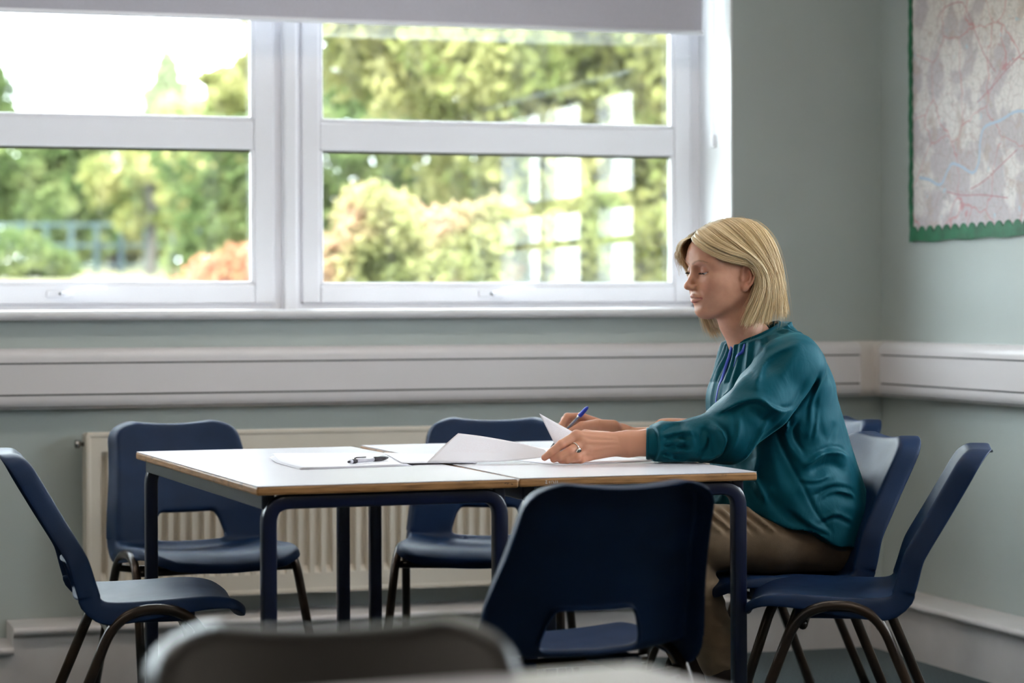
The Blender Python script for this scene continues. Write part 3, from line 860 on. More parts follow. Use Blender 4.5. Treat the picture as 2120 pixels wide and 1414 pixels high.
        for _ in range(relax):
            acc = np.zeros_like(V); num = np.zeros(len(V))
            for k in range(4):
                a, b = Q[:, k], Q[:, (k+1) % 4]
                np.add.at(acc, a, V[b]); np.add.at(acc, b, V[a]); np.add.at(num, a, 1); np.add.at(num, b, 1)
            V = V*.45+.55*acc/np.maximum(num, 1)[:, None]
        return s.lo+V*s.h, Q
def fast_mesh(name, V, Q, mat_, parent, colors=None):
    me = bpy.data.meshes.new(name)
    me.vertices.add(len(V)); me.vertices.foreach_set('co', np.ascontiguousarray(V, np.float32).ravel())
    m = Q.shape[1]
    me.loops.add(len(Q)*m); me.loops.foreach_set('vertex_index', np.ascontiguousarray(Q, np.int32).ravel())
    me.polygons.add(len(Q)); me.polygons.foreach_set('loop_start', np.arange(0, len(Q)*m, m, dtype=np.int32))
    me.update(calc_edges=True); me.validate()
    me.polygons.foreach_set('use_smooth', np.ones(len(me.polygons), bool))
    if colors is not None:
        at = me.color_attributes.new('tint', 'FLOAT_COLOR', 'POINT')
        at.data.foreach_set('color', np.concatenate([colors, np.ones((len(colors), 1))], 1).astype(np.float32).ravel())
    me.materials.append(mat_)
    o = bpy.data.objects.new(name, me); return link(o, parent)
def rot_mat(yaw, pitch, roll):
    """head-local -> person-local; yaw to the left, pitch down, roll"""
    return np.array(Matrix.Rotation(yaw, 3, 'Z') @ Matrix.Rotation(pitch, 3, 'Y') @ Matrix.Rotation(roll, 3, 'X'))
def tint_mat(name, rough, spec=.4, sss=0.0, bump=0.0, bscale=300, sheen=0.0, radius=(.012, .004, .002)):
    m, n, l, p = new_mat(name)
    a = n.new('ShaderNodeVertexColor'); a.layer_name = 'tint'; l.new(a.outputs['Color'], p.inputs['Base Color'])
    p.inputs['Roughness'].default_value = rough; p.inputs['Specular IOR Level'].default_value = spec
    if sss: p.inputs['Subsurface Weight'].default_value = sss; p.inputs['Subsurface Radius'].default_value = radius; p.inputs['Subsurface Scale'].default_value = 1.0
    if bump:
        tc = n.new('ShaderNodeTexCoord'); nb = n.new('ShaderNodeTexNoise'); nb.inputs['Scale'].default_value = bscale; nb.inputs['Detail'].default_value = 3; l.new(tc.outputs['Object'], nb.inputs['Vector'])
        b = n.new('ShaderNodeBump'); b.inputs['Strength'].default_value = bump; b.inputs['Distance'].default_value = .001; l.new(nb.outputs['Fac'], b.inputs['Height']); l.new(b.outputs['Normal'], p.inputs['Normal'])
    return m
# ================================================================== THE SEATED WOMAN
# local frame: x forward (she faces -x of the room), y to her left (towards the camera), z up
WX, WY = 2.25, 5.05
woman = empty('person', (WX, WY, 0), PI)
tag(woman, 'woman with blonde bob in teal blouse and tan trousers, seated and writing', 'person')
HEADC = np.array((.141, .0, 1.092)); HROT = rot_mat(math.radians(6), math.radians(5), math.radians(-2))
M['skin'] = tint_mat('skin', .50, .35, .15, .10, 260)
SK = np.array((.55, .275, .178))

# ---------------------------------------------------------------- head
f = Field((-.120, -.105, -.195), (.135, .105, .140), .0016)
f.ell((-.002, 0, .046), (.090, .0715, .080), .01)                   # cranium
f.ell((.034, 0, -.004), (.058, .0560, .073), .035)                  # face mass
for s in (-1, 1):
    f.cap((.002, s*.047, -.030), (.064, s*.014, -.065), .017, .014, .030)       # jaw line
    f.ell((.060, s*.041, .000), (.021, .017, .016), .024)                        # cheekbone
    f.ell((.066, s*.027, -.026), (.018, .016, .019), .022)                       # cheek front
f.ell((.073, 0, -.0655), (.0195, .0185, .0145), .016)               # chin
f.ell((.064, 0, -.036), (.030, .030, .024), .018)                   # muzzle
f.ell((.052, 0, .062), (.038, .055, .034), .03)                     # forehead
for s in (-1, 1):
    f.chain([(.0835, s*.011, .038), (.0825, s*.027, .0445), (.063, s*.049, .041)], [.0085, .0082, .0088], .016)  # brow
    f.ell((.0960, s*.0320, .0255), (.0165, .0170, .0110), .012, 's')            # eye socket
    f.ell((.0905, s*.0140, .024), (.008, .0075, .012), .008, 's')               # inner corner
# nose
f.chain([(.0845, 0, .036), (.0940, 0, .016), (.1080, 0, -.0065)], [.0066, .0062, .0078], .011)
f.ell((.1090, 0, -.0085), (.0090, .0084, .0076), .006)
for s in (-1, 1):
    f.ell((.0985, s*.0112, -.0125), (.0095, .0060, .0064), .006)
    f.ell((.1030, s*.0056, -.0178), (.0046, .0024, .0028), .003, 's')           # nostril
# eyelids over the eyeball, she looks down
EYE = [np.array((.0755, s*.0315, .0235)) for s in (-1, 1)]
LIDT = .34
for e in EYE:
    sl, X, Y, Z = f.region(e-.022, e+.022)
    r = np.sqrt((X-e[0])**2+(Y-e[1])**2+(Z-e[2])**2)
    up = np.maximum(r-.0137, -((Z-e[2])+LIDT*(X-e[0])-.0006))        # upper lid
    lowr = np.maximum(r-.0131, ((Z-e[2])+LIDT*(X-e[0])+.0034))       # lower lid
    f.put(sl, up.astype(np.float32), .004); f.put(sl, lowr.astype(np.float32), .004)
# lips, slightly parted, laid on the surface found so far
def front(y, z):
    i = int(round((y-f.lo[1])/f.h)); k = int(round((z-f.lo[2])/f.h)); c = f.D[:, i, k]
    j = np.nonzero(c < 0)[0][-1]; return f.ax[0][j]+f.h*c[j]/(c[j]-c[j+1])
def onface(y, z, off): return (front(abs(y), z)+off, y, z)
LIPU = [(.0270, -.0358, -.0012), (.0190, -.0342, .0000), (.0105, -.0318, .0008), (.0042, -.0304, .0012), (.0, -.0312, .0008)]
LIPL = [(.0255, -.0370, -.0012), (.0170, -.0402, .0002), (.0085, -.0432, .0014), (.0, -.0442, .0020)]
SLIT = [(.0275, -.0362, .0006), (.0180, -.0366, .0016), (.0090, -.0368, .0026), (.0, -.0364, .0030)]
up_ = [[onface(s*y, z, o_) for y, z, o_ in LIPU] for s in (-1, 1)]; lo_ = [[onface(s*y, z, o_) for y, z, o_ in LIPL] for s in (-1, 1)]; sl_ = [[onface(s*y, z, o_) for y, z, o_ in SLIT] for s in (-1, 1)]
for q in range(2):
    f.chain(up_[q], [.0013, .0026, .0033, .0035, .0032], .004); f.chain(lo_[q], [.0013, .0032, .0042, .0046], .004)
for q in range(2): f.chain(sl_[q], [.0010, .0016, .0020, .0020], .0014, op='s')
f.ell((.0965, 0, -.0545), (.0080, .018, .0050), .010, 's')          # below the lower lip
for s in (-1, 1):
    g_ = [onface(s*y, z, .0030) for y, z in ((.0175, -.011), (.0250, -.022), (.0300, -.034), (.0310, -.044))]
    f.chain(g_, [.0028, .0036, .0036, .0026], .0045, op='s')
    g_ = [onface(s*y, z, .0034) for y, z in ((.0180, .0100), (.0270, .0080), (.0370, .0100))]
    f.chain(g_, [.0030, .0036, .0030], .005, op='s')
# ears
for s in (-1, 1):
    o = np.array((-.004, s*.0670, .004))
    R = np.array(Matrix.Rotation(s*math.radians(-22), 3, 'Z') @ Matrix.Rotation(math.radians(-12), 3, 'Y')).T
    f.ell(o+np.array((0, s*.004, .004)), (.0165, .0060, .0275), .006, rot=R)
    loc = lambda x, y, z: o+R.T @ np.array((x, s*y, z))
    f.ell(loc(.002, .013, .004), (.0110, .0085, .0190), .004, 's', rot=R)
    hel = [loc(.010, .006, -.002), loc(.013, .009, .012), loc(.008, .012, .026), loc(-.004, .014, .031), loc(-.014, .014, .022), loc(-.0165, .013, .006), loc(-.013, .011, -.010), loc(-.004, .008, -.024)]
    f.chain(hel, [.0028, .0030, .0032, .0034, .0034, .0032, .0030, .0040], .003)
    f.chain([loc(-.003, .009, .016), loc(-.008, .010, .006), loc(-.006, .009, -.008), loc(.003, .008, -.014)], [.0020, .0026, .0026, .0026], .003)
    f.ell(loc(.001, .007, -.0245), (.0075, .0048, .0085), .004, rot=R)
    f.ell(loc(.011, .008, -.004), (.0038, .0040, .0055), .003, rot=R)
# neck in head coordinates
inv = HROT.T
nb = inv @ (np.array((.083, 0, .925))-HEADC)
f.chain([(-.014, 0, -.030), inv @ (np.array((.121, 0, .998))-HEADC), nb], [.048, .044, .050], .024)
for s in (-1, 1):
    f.cap((-.020, s*.050, -.035), nb+inv @ np.array((.040, s*.016, .010)), .010, .008, .016)   # neck tendon
hv, hq = f.mesh(2)
# tint by place on the face
def gauss(v, c, r): return np.exp(-(((v-np.array(c))/np.array(r))**2).sum(1))
col = np.tile(SK, (len(hv), 1))
blush = sum(gauss(hv, (.070, s*.040, -.010), (.03, .018, .018)) for s in (-1, 1))*.7+gauss(hv, (.110, 0, -.009), (.012, .012, .01))*.8+sum(gauss(hv, (-.012, s*.078, 0), (.03, .012, .04)) for s in (-1, 1))*.8
col = col*(1-blush[:, None]*np.array((.03, .22, .22)))
lip = np.zeros(len(hv))
BROWS = [[onface(s*y, z, 0) for y, z in ((.010, .0405), (.019, .0455), (.031, .0485), (.041, .0470), (.048, .0435))] for s in (-1, 1)]
for chain_, r in [(q, .0046) for q in up_]+[(q, .0058) for q in lo_]:
    for a, b in zip(chain_[:-1], chain_[1:]):
        a = np.array(a); b = np.array(b); t = np.clip(((hv-a) @ (b-a))/((b-a) @ (b-a)), 0, 1)
        dd = np.linalg.norm(hv-a-t[:, None]*(b-a), axis=1); lip = np.maximum(lip, np.clip((r*(.40+.60*np.clip(1-np.abs(hv[:, 1])/.028, 0, 1))-dd)/.0016, 0, 1))
mot = np.array([noise.noise(Vector(p)*95)+.6*noise.noise(Vector(p)*240) for p in hv]); col = col*(1+.07*mot[:, None]*np.array((.6, 1.0, 1.0)))
col = col*(1-lip[:, None])+lip[:, None]*np.array((.36, .090, .088))
brow = np.zeros(len(hv))
for s in (-1, 1):
    bp = BROWS[0 if s < 0 else 1]
    for i in range(4):
        a = np.array(bp[i]); b = np.array(bp[i+1]); t = np.clip(((hv-a) @ (b-a))/((b-a) @ (b-a)), 0, 1)
        q = hv-a-t[:, None]*(b-a); dd = np.sqrt((q[:, 0]*.5)**2+(q[:, 1]*.5)**2+q[:, 2]**2)
        brow = np.maximum(brow, np.clip((.0032-(.0014*(i+t)/4)-dd)/.0018, 0, 1))
col = col*(1-.55*brow[:, None])+.55*brow[:, None]*np.array((.20, .11, .06))
lash = np.zeros(len(hv))
for e in EYE:
    q = hv-e; r = np.linalg.norm(q, axis=1); pl = q[:, 2]+LIDT*q[:, 0]
    lash = np.maximum(lash, np.clip(1-np.abs(pl+.0002)/.0014, 0, 1)*(r < .0150)*(q[:, 0] > .003))
    shd = np.exp(-((r-.013)/.003)**2)*(pl > 0)*(q[:, 0] > 0)
    col = col*(1-shd[:, None]*np.array((.12, .18, .14)))
col = col*(1-.85*lash[:, None])+.85*lash[:, None]*np.array((.035, .022, .018))
slit = np.clip(1-np.abs(hv[:, 2]+.0366)/.0014, 0, 1)*(hv[:, 0] > .070)*(hv[:, 0] < .0965)*(np.abs(hv[:, 1]) < .022)
col = col*(1-.7*slit[:, None])+.7*slit[:, None]*np.array((.14, .05, .045))
to_p = lambda v: np.asarray(v) @ HROT.T+HEADC
parts = [(to_p(hv), hq, col)]

# ---------------------------------------------------------------- hands
TABLE = .6915
def hand_tint(v, tips, knuckles):
    c = np.tile(SK*np.array((1.0, .95, .92)), (len(v), 1))
    for k in knuckles: c = c*(1-gauss(v, k, (.009, .009, .009))[:, None]*np.array((.02, .16, .16)))
    for k in tips: c = c*(1-gauss(v, k, (.010, .010, .010))[:, None]*np.array((.02, .18, .16)))
    return c
# left hand lying on its edge, fingers closed on the sheet
f = Field((.30, .035, .675), (.645, .185, .785), .0014)
EL_L = (.235, .165, .742)
f.chain([EL_L, (.36, .132, .735), (.425, .112, .731)], [.040, .034, .0265], .01)
f.ell((.432, .110, .731), (.030, .021, .027), .015)
mcp = [(.545, .102, .750), (.534, .110, .736), (.526, .113, .719), (.521, .110, .7055)]
wr = [(.452, .104, .742), (.450, .108, .735), (.449, .110, .727), (.449, .107, .719)]
for a, b, r0, r1 in zip(wr, mcp, (.0135, .0140, .0135, .0125), (.0118, .0120, .0114, .0102)): f.cap(a, b, r0, r1, .013)
f.ell((.500, .092, .728), (.040, .015, .026), .012)
fing = [[mcp[0], (.583, .112, .733), (.604, .108, .716), (.617, .100, .7045)],
        [mcp[1], (.567, .124, .7185), (.588, .120, .708), (.600, .111, .7010)],
        [mcp[2], (.552, .127, .7065), (.572, .121, .7000), (.584, .112, .6990)],
        [mcp[3], (.541, .122, .6995), (.556, .116, .6985), (.566, .108, .6985)]]
frad = [(.0112, .0096, .0086, .0072), (.0112, .0098, .0088, .0074), (.0106, .0092, .0084, .0072), (.0096, .0082, .0074, .0064)]
for p, r in zip(fing, frad): f.chain(p, r, .0042)
for p in fing[:3]: f.ell(np.array(p[0])+np.array((0, .004, .002)), (.010, .009, .009), .008)
f.chain([(.468, .088, .742), (.515, .076, .748), (.553, .074, .738), (.585, .083, .722)], [.0155, .0135, .0112, .0085], .008)   # thumb, under the sheet side
for (a, b) in (((.462, .121, .742), (.538, .1145, .7505)), ((.460, .124, .735), (.528, .1225, .7375)), ((.458, .1245, .727), (.520, .1245, .7205))): f.cap(a, b, .0022, .0026, .005)   # tendons
sl, X, Y, Z = f.region((.44, 0, 0), (1, 1, 1)); f.D[sl] = np.maximum(f.D[sl], .6905-Z+0*X+0*Y)
v, q = f.mesh(1)
parts.append((v, q, hand_tint(v, [p[-1] for p in fing], list(mcp)+[p[1] for p in fing])))
# right hand with the pen
f = Field((.15, -.395, .675), (.475, -.215, .800), .0014)
RH = np.array((.020, 0, 0))
f.chain([(.10, -.250, .712), (.22, -.272, .717), (.292, -.285, .722)], [.034, .029, .0235], .01)
f.ell((.306, -.286, .732), (.030, .020, .024), .014)
mc = [tuple(np.array(p)+RH) for p in ((.374, -.300, .770), (.374, -.320, .768), (.366, -.337, .758), (.355, -.350, .744))]
wr = [tuple(np.array(p)+RH*.7) for p in ((.305, -.279, .738), (.304, -.286, .737), (.303, -.292, .733), (.302, -.297, .729))]
for a, b in zip(wr, mc): f.cap(a, b, .0135, .0115, .014)
rf = [[mc[0], (.409, -.298, .772), (.424, -.295, .752), (.421, -.292, .731)],
      [mc[1], (.408, -.318, .764), (.418, -.312, .742), (.409, -.306, .724)],
      [mc[2], (.396, -.337, .750), (.402, -.328, .728), (.388, -.320, .715)],
      [mc[3], (.381, -.351, .733), (.383, -.343, .714), (.370, -.335, .707)]]
rf = [[p[0]]+[tuple(np.array(q)+RH) for q in p[1:]] for p in rf]
for p, r in zip(rf, ((.0110, .0096, .0086, .0074), (.0112, .0098, .0088, .0076), (.0106, .0092, .0084, .0074), (.0094, .0082, .0076, .0066))): f.chain(p, r, .0040)
f.chain([(.325, -.272, .748), (.368, -.264, .753), (.404, -.268, .751), (.430, -.279, .737)], [.0165, .0140, .0115, .0088], .008)
sl, X, Y, Z = f.region((.30, -1, 0), (1, 1, 1)); f.D[sl] = np.maximum(f.D[sl], .6905-Z+0*X+0*Y)
v, q = f.mesh(1)
parts.append((v, q, hand_tint(v, [p[-1] for p in rf], list(mc))))
# trunk and limbs under the clothes
f = Field((-.20, -.27, .05), (.42, .27, .99), .007)
f.ell((-.03, 0, .56), (.12, .155, .12), .05); f.ell((.02, 0, .70), (.095, .13, .14), .06); f.ell((.04, 0, .83), (.095, .15, .11), .06)
f.cap((.083, 0, .90), (.090, 0, .955), .05, .046, .03)
for s in (-1, 1):
    f.cap((.05, s*.05, .905), (.06, s*.145, .895), .045, .048, .04)
    f.chain([(-.06, s*.085, .53), (.31, s*.10, .52), (.175, s*.10, .15)], [.07, .05, .03], .03)
    f.cap((.165, s*.10, .11), (.26, s*.105, .07), .03, .03, .02)
f.chain([(.062, .160, .895), (.235, .165, .742), (.34, .135, .737)], [.048, .038, .034], .02)
f.chain([(.036, -.150, .890), (.045, -.238, .722), (.20, -.27, .734)], [.048, .038, .034], .02)
v, q = f.mesh(2); parts.append((v, q, np.tile(SK, (len(v), 1))))
off = 0; VV = []; QQ = []; CC = []
for v, q, c in parts: VV.append(v); QQ.append(q+off); CC.append(c); off += len(v)
body = fast_mesh('body', np.concatenate(VV), np.concatenate(QQ), M['skin'], woman, np.concatenate(CC))
# eyes
M['eye'] = tint_mat('eye', .12, .5)
for e in EYE:
    g = np.array([(math.sin(a)*math.cos(b), math.sin(a)*math.sin(b), math.cos(a)) for a in np.linspace(0, PI, 17) for b in np.linspace(0, 2*PI, 24, endpoint=False)])
    gaze = np.array((.86, -.02, -.50)); gaze /= np.linalg.norm(gaze)
    an = np.degrees(np.arccos(np.clip(g @ gaze, -1, 1)))
    cc = np.where((an < 12)[:, None], (.008, .008, .010), np.where((an < 28)[:, None], (.09, .11, .12), (.62, .56, .54)))
    Q = np.array([(i*24+j, (i+1)*24+j, (i+1)*24+(j+1) % 24, i*24+(j+1) % 24) for i in range(16) for j in range(24)])
    fast_mesh('eye', to_p(g*.0125+e), Q, M['eye'], body, cc)
# lashes
geos = []
for e in EYE:
    for k in range(26):
        a = math.radians(-62+124*k/25); sgn = 1 if e[1] > 0 else -1
        b0 = e+np.array((.0138*math.cos(a), .0138*math.sin(a), -.0050*math.cos(a)+.0006)); dr = np.array((math.cos(a), math.sin(a), -.35)); dr /= np.linalg.norm(dr)
        geos.append(tube_geo(to_p(np.array([b0, b0+dr*.0035+np.array((0, 0, -.0004)), b0+dr*.0062+np.array((0, 0, .0008))])), [.00032, .00026, .0001], seg=4, cap=False))
M['lash'] = mat('dark_lashes', (.02, .013, .01), .5)
Vv, Ff = merge(geos); mesh_obj('eyelashes', Vv, Ff, M['lash'], body)

# ---------------------------------------------------------------- blouse
f = Field((-.215, -.325, .435), (.400, .275, 1.0), .0031)
zs = [.44, .48, .52, .58, .65, .72, .80, .85, .90, .925, .945, .965, .985]
bk = [-.155, -.170, -.180, -.172, -.150, -.123, -.098, -.084, -.062, -.046, -.036, -.018, .002]
frn = [.17, .18, .195, .195, .175, .165, .160, .156, .148, .142, .138, .132, .130]
wd = [.205, .207, .205, .200, .188, .178, .182, .186, .178, .162, .134, .100, .080]
sl, X, Y, Z = f.region((-1, -1, 0), (1, 1, 1.2))
zz = f.ax[2]
B = np.interp(zz, zs, bk)[None, None, :].astype(np.float32); Fq = np.interp(zz, zs, frn)[None, None, :].astype(np.float32); Wd = np.interp(zz, zs, wd)[None, None, :].astype(np.float32)
cx = (B+Fq)/2; rx = (Fq-B)/2
xx = np.abs(X-cx)/rx; yy = np.abs(Y)/Wd
k0 = (xx**2.25+yy**2.25)**(1/2.25); gr = np.sqrt(((X-cx)/rx**2)**2+(Y/Wd**2)**2)+1e-6
d = np.clip(k0*(k0-1)/gr, -.06, .08)
f.D = np.minimum(f.D, np.maximum(d, Z-.998)).astype(np.float32)
f.ell((.098, 0, .815), (.075, .130, .07), .05)                       # bust
# sleeves
f.chain([(.045, .115, .925), (.062, .165, .895), (.150, .190, .815), (.228, .188, .748)], [.050, .066, .064, .058], .03, .03)
f.chain([(.226, .186, .746), (.290, .163, .738), (.335, .147, .733)], [.058, .046, .045], .02, .02)
f.chain([(.335, .147, .733), (.360, .137, .732), (.372, .1325, .731)], [.045, .042, .031], .006, .02)
f.chain([(.030, -.115, .925), (.036, -.152, .893), (.034, -.205, .800), (.040, -.238, .722)], [.046, .056, .053, .050], .03, .03)
f.chain([(.040, -.238, .720), (.13, -.256, .715), (.205, -.269, .717)], [.050, .043, .038], .02, .02)
# armpit crease on the near side
NEAR = lambda X, Y, Z: np.clip((Y-.03)/.03, 0, 1)
ARM = lambda X, Y, Z: np.clip((Y-.10)/.03, 0, 1)
def LP(pts):          # (x, z) pairs given in a side view of the near side
    return [np.array(p) for p in pts]
SV = lambda u, w: (.2245-(u/2.357+1400-1505)*.001063*1.0, .9045-(w/2.357+640-752)*.001063)
def fold(pts, amp, w, mask=NEAR): f.ridge2([SV(*p) for p in pts], amp, w, mask)
# raised folds of the upper sleeve
fold([(560, 150), (430, 235), (345, 345), (335, 400)], .006, .010, ARM)
fold([(520, 120), (470, 170), (420, 200)], .004, .008, ARM)
fold([(600, 150), (520, 260), (470, 330)], .003, .010)
fold([(150, 505), (240, 440), (330, 420), (400, 470), (470, 500)], .0085, .010)
fold([(300, 470), (360, 520), (420, 540)], -.006, .011)
fold([(370, 560), (330, 650), (285, 730)], .005, .009)
fold([(470, 560), (400, 640), (330, 720)], -.004, .010)
fold([(125, 548), (165, 620), (150, 690), (80, 735)], .007, .008)
fold([(110, 560), (120, 640), (70, 700)], -.006, .008)
fold([(240, 520), (230, 610), (200, 690)], .004, .010)
fold([(40, 570), (50, 650), (20, 720)], .006, .008)
fold([(650, 330), (600, 420), (560, 500)], .003, .012)
fold([(690, 300), (640, 430), (525, 560), (420, 650), (290, 745)], -.010, .0075)     # under-arm valley
# torso folds
fold([(520, 580), (545, 660), (600, 790), (650, 900), (700, 1000), (785, 1100)], -.0035, .004)   # side seam
fold([(555, 560), (570, 640), (640, 760)], .004, .008)
fold([(575, 530), (600, 600), (610, 690)], -.003, .008)
fold([(690, 470), (680, 560), (665, 640)], .003, .007)
fold([(720, 440), (730, 560), (760, 640)], -.003, .009)
fold([(600, 790), (700, 715), (790, 690), (890, 735)], .008, .015)
fold([(680, 800), (780, 765), (880, 800)], -.007, .012)
fold([(560, 900), (700, 850), (840, 865), (930, 900)], .005, .017)
fold([(690, 925), (800, 905), (900, 950)], -.005, .011)
fold([(760, 1010), (850, 960), (930, 980)], .004, .014)
fold([(830, 560), (800, 640), (740, 720)], -.004, .010)
fold([(330, 760), (325, 860), (310, 950)], .006, .010)
fold([(420, 720), (410, 820), (440, 930)], .005, .012)
fold([(380, 740), (370, 840), (370, 930)], -.006, .010)
fold([(500, 700), (530, 850), (620, 1000), (700, 1070)], .004, .014)
fold([(470, 900), (540, 1000), (640, 1060)], -.004, .012)
def crease(pts, amp, w, off, mask=NEAR):
    P = [np.array(SV(*p)) for p in pts]; T = np.gradient(np.array(P), axis=0); T /= np.linalg.norm(T, axis=1)[:, None]
    N2 = np.stack([-T[:, 1], T[:, 0]], 1)*off
    f.ridge2(P, amp, w, mask); f.ridge2([p+n_ for p, n_ in zip(P, N2)], -amp, w, mask)
for pts, amp, w, off in (
    ([(575, 165), (470, 215), (385, 290), (340, 350)], .005, .0048, .008),
    ([(160, 500), (250, 448), (330, 430), (390, 462)], .006, .0046, .009),
    ([(335, 432), (400, 475), (470, 492), (520, 480)], .005, .0046, -.008),
    ([(420, 480), (360, 590), (300, 700)], .0035, .0050, .009),
    ([(250, 500), (235, 590), (195, 690)], .004, .0046, .008),
    ([(128, 545), (170, 610), (165, 680), (110, 730)], .006, .0044, -.009),
    ([(60, 575), (70, 640), (40, 715)], .005, .0042, .008),
    ([(640, 330), (560, 450), (470, 560), (380, 650)], .003, .0050, .010),
    ([(700, 330), (690, 430), (670, 560)], .0035, .0042, .008),
    ([(735, 420), (720, 540), (700, 650)], .003, .0042, .008),
    ([(600, 540), (590, 620), (640, 720)], .0035, .0042, -.008),
    ([(640, 770), (740, 712), (840, 705), (900, 735)], .006, .0050, -.010),
    ([(690, 935), (790, 895), (880, 905), (925, 930)], .006, .0050, -.010),
    ([(610, 830), (700, 835), (790, 810)], .0035, .0048, .009),
    ([(700, 1030), (800, 1000), (900, 1040)], .004, .0050, .010),
    ([(335, 760), (325, 850), (330, 950)], .005, .0046, .009),
    ([(440, 730), (430, 830), (470, 950)], .004, .0048, .010),
    ([(560, 960), (650, 1040), (760, 1090)], .003, .0046, .009)):
    crease(pts, amp*.8, w, off, ARM if pts[0][1] < 400 else NEAR)
# forearm crumples
for x0, tl, am in ((.345, .012, .004), (.318, -.010, .005), (.292, .014, .0055), (.268, -.008, .004)):
    f.ridge2([(x0-tl, .775), (x0, .735), (x0+tl, .697)], am, .0065, ARM); f.ridge2([(x0-tl+.013, .770), (x0+.013, .735), (x0+tl+.013, .700)], -am*.8, .006, ARM)
for k, zk in enumerate(np.linspace(.698, .768, 8)):
    sgn = (.006 if k % 2 == 0 else -.006)
    f.ridge2([(.375, .731+(zk-.731)*.72), (.350, zk), (.318+.006*math.sin(k*2.1), .731+(zk-.731)*1.12)], sgn, .0048, ARM)
# soft irregular drape everywhere
rw_ = np.random.RandomState(3); sl, X, Y, Z = f.region((-1, -1, 0), (1, 1, 1.2))
wob = 0
for _ in range(9):
    lam = rw_.uniform(.045, .11); dr = rw_.normal(size=3); dr[2] *= .6; dr /= np.linalg.norm(dr); ph = rw_.uniform(0, 6.28)
    wob = wob+np.sin((dr[0]*X+dr[1]*Y+dr[2]*Z)*(2*PI/lam)+ph+1.5*np.sin(9*Z+7*X+ph))
f.D += (.00055*wob).astype(np.float32)
# gathers below the neckline (seen from the front they radiate)
for k in range(15):
    a = math.radians(-115+230*k/14)
    p0 = np.array((.070+.062*math.cos(a), .066*math.sin(a))); p1 = np.array((.070+.125*math.cos(a), .135*math.sin(a)))
    f.ridge2([p0, (p0+p1)/2, p1], .0045, .0055, None, (0, 1), lo=(None, None, .86), hi=None)
    p0 = np.array((.070+.062*math.cos(a+.14), .066*math.sin(a+.14))); p1 = np.array((.070+.125*math.cos(a+.14), .135*math.sin(a+.14)))
    f.ridge2([p0, (p0+p1)/2, p1], -.0035, .0050, None, (0, 1), lo=(None, None, .86), hi=None)
for yv, am_, w_ in ((-.07, .003, .010), (-.022, .0038, .007), (.012, .0025, .006), (.048, .004, .009), (.088, .003, .008)):
    f.ridge2([(yv, .90), (yv*1.25+.006, .83), (yv*1.4-.004, .74), (yv*1.7, .66)], am_, w_, lambda X, Y, Z: np.clip((X-.10)/.03, 0, 1), (1, 2))
# pleats running into both cuffs
for k in range(9):
    a = 2*PI*k/9
    c0 = np.array((.369, .1335, .731)); c1 = np.array((.325, .150, .733))
    o0 = np.array((0, math.cos(a), math.sin(a)))
    f.cap(c0+o0*.029, c1+o0*.041, .0045, .0035, .006)
# hem, neckline and table contact
sl, X, Y, Z = f.region((-1, -1, 0), (1, 1, 1.2))
hem = .478+(X+.10)*.375+.006*np.sin(X*60+Y*30)
inner = np.maximum(np.abs(Y)-.30, 0)
f.D = np.maximum(f.D, np.where(Z < .69, hem-Z, -1)+0*Y).astype(np.float32)
nk = np.sqrt(((X-.082)/1.0)**2+(Y/1.0)**2)-.0555
f.D = np.maximum(f.D, np.where(Z > .90, np.minimum(-nk, .05), -1)+0*Z).astype(np.float32)
f.D = np.maximum(f.D, Z-(.994-.42*np.clip(X-.02, 0, 1))).astype(np.float32)
tb_ = np.where(X > .282, .6925-Z, -1)
f.D = np.maximum(f.D, tb_+0*Y).astype(np.float32)
f.D = np.maximum(f.D, X-.382).astype(np.float32)
bv, bq = f.mesh(1)
def satin():
    m, n, l, p = new_mat('teal_satin')
    p.inputs['Base Color'].default_value = (.0012, .050, .074, 1); p.inputs['Roughness'].default_value = .56; p.inputs['Specular IOR Level'].default_value = .28; p.inputs['Specular Tint'].default_value = (.25, .85, 1.0, 1)
    p.inputs['Sheen Weight'].default_value = .15; p.inputs['Sheen Tint'].default_value = (.15, .70, .80, 1); p.inputs['Sheen Roughness'].default_value = .35
    tc = n.new('ShaderNodeTexCoord')
    w1 = n.new('ShaderNodeTexNoise'); w1.inputs['Scale'].default_value = 24; w1.inputs['Detail'].default_value = 3; w1.inputs['Distortion'].default_value = .8
    mp = n.new('ShaderNodeMapping'); mp.inputs['Scale'].default_value = (1.0, 1.0, .45); l.new(tc.outputs['Object'], mp.inputs['Vector']); l.new(mp.outputs['Vector'], w1.inputs['Vector'])
    b = n.new('ShaderNodeBump'); b.inputs['Strength'].default_value = .35; b.inputs['Distance'].default_value = .006; l.new(w1.outputs['Fac'], b.inputs['Height'])
    w2 = n.new('ShaderNodeTexNoise'); w2.inputs['Scale'].default_value = 900; l.new(tc.outputs['Object'], w2.inputs['Vector'])
    b2 = n.new('ShaderNodeBump'); b2.inputs['Strength'].default_value = .15; b2.inputs['Distance'].default_value = .0008; l.new(w2.outputs['Fac'], b2.inputs['Height']); l.new(b.outputs['Normal'], b2.inputs['Normal'])
    l.new(b2.outputs['Normal'], p.inputs['Normal'])
    return m
M['teal'] = satin()
blouse = fast_mesh('blouse', bv, bq, M['teal'], woman)
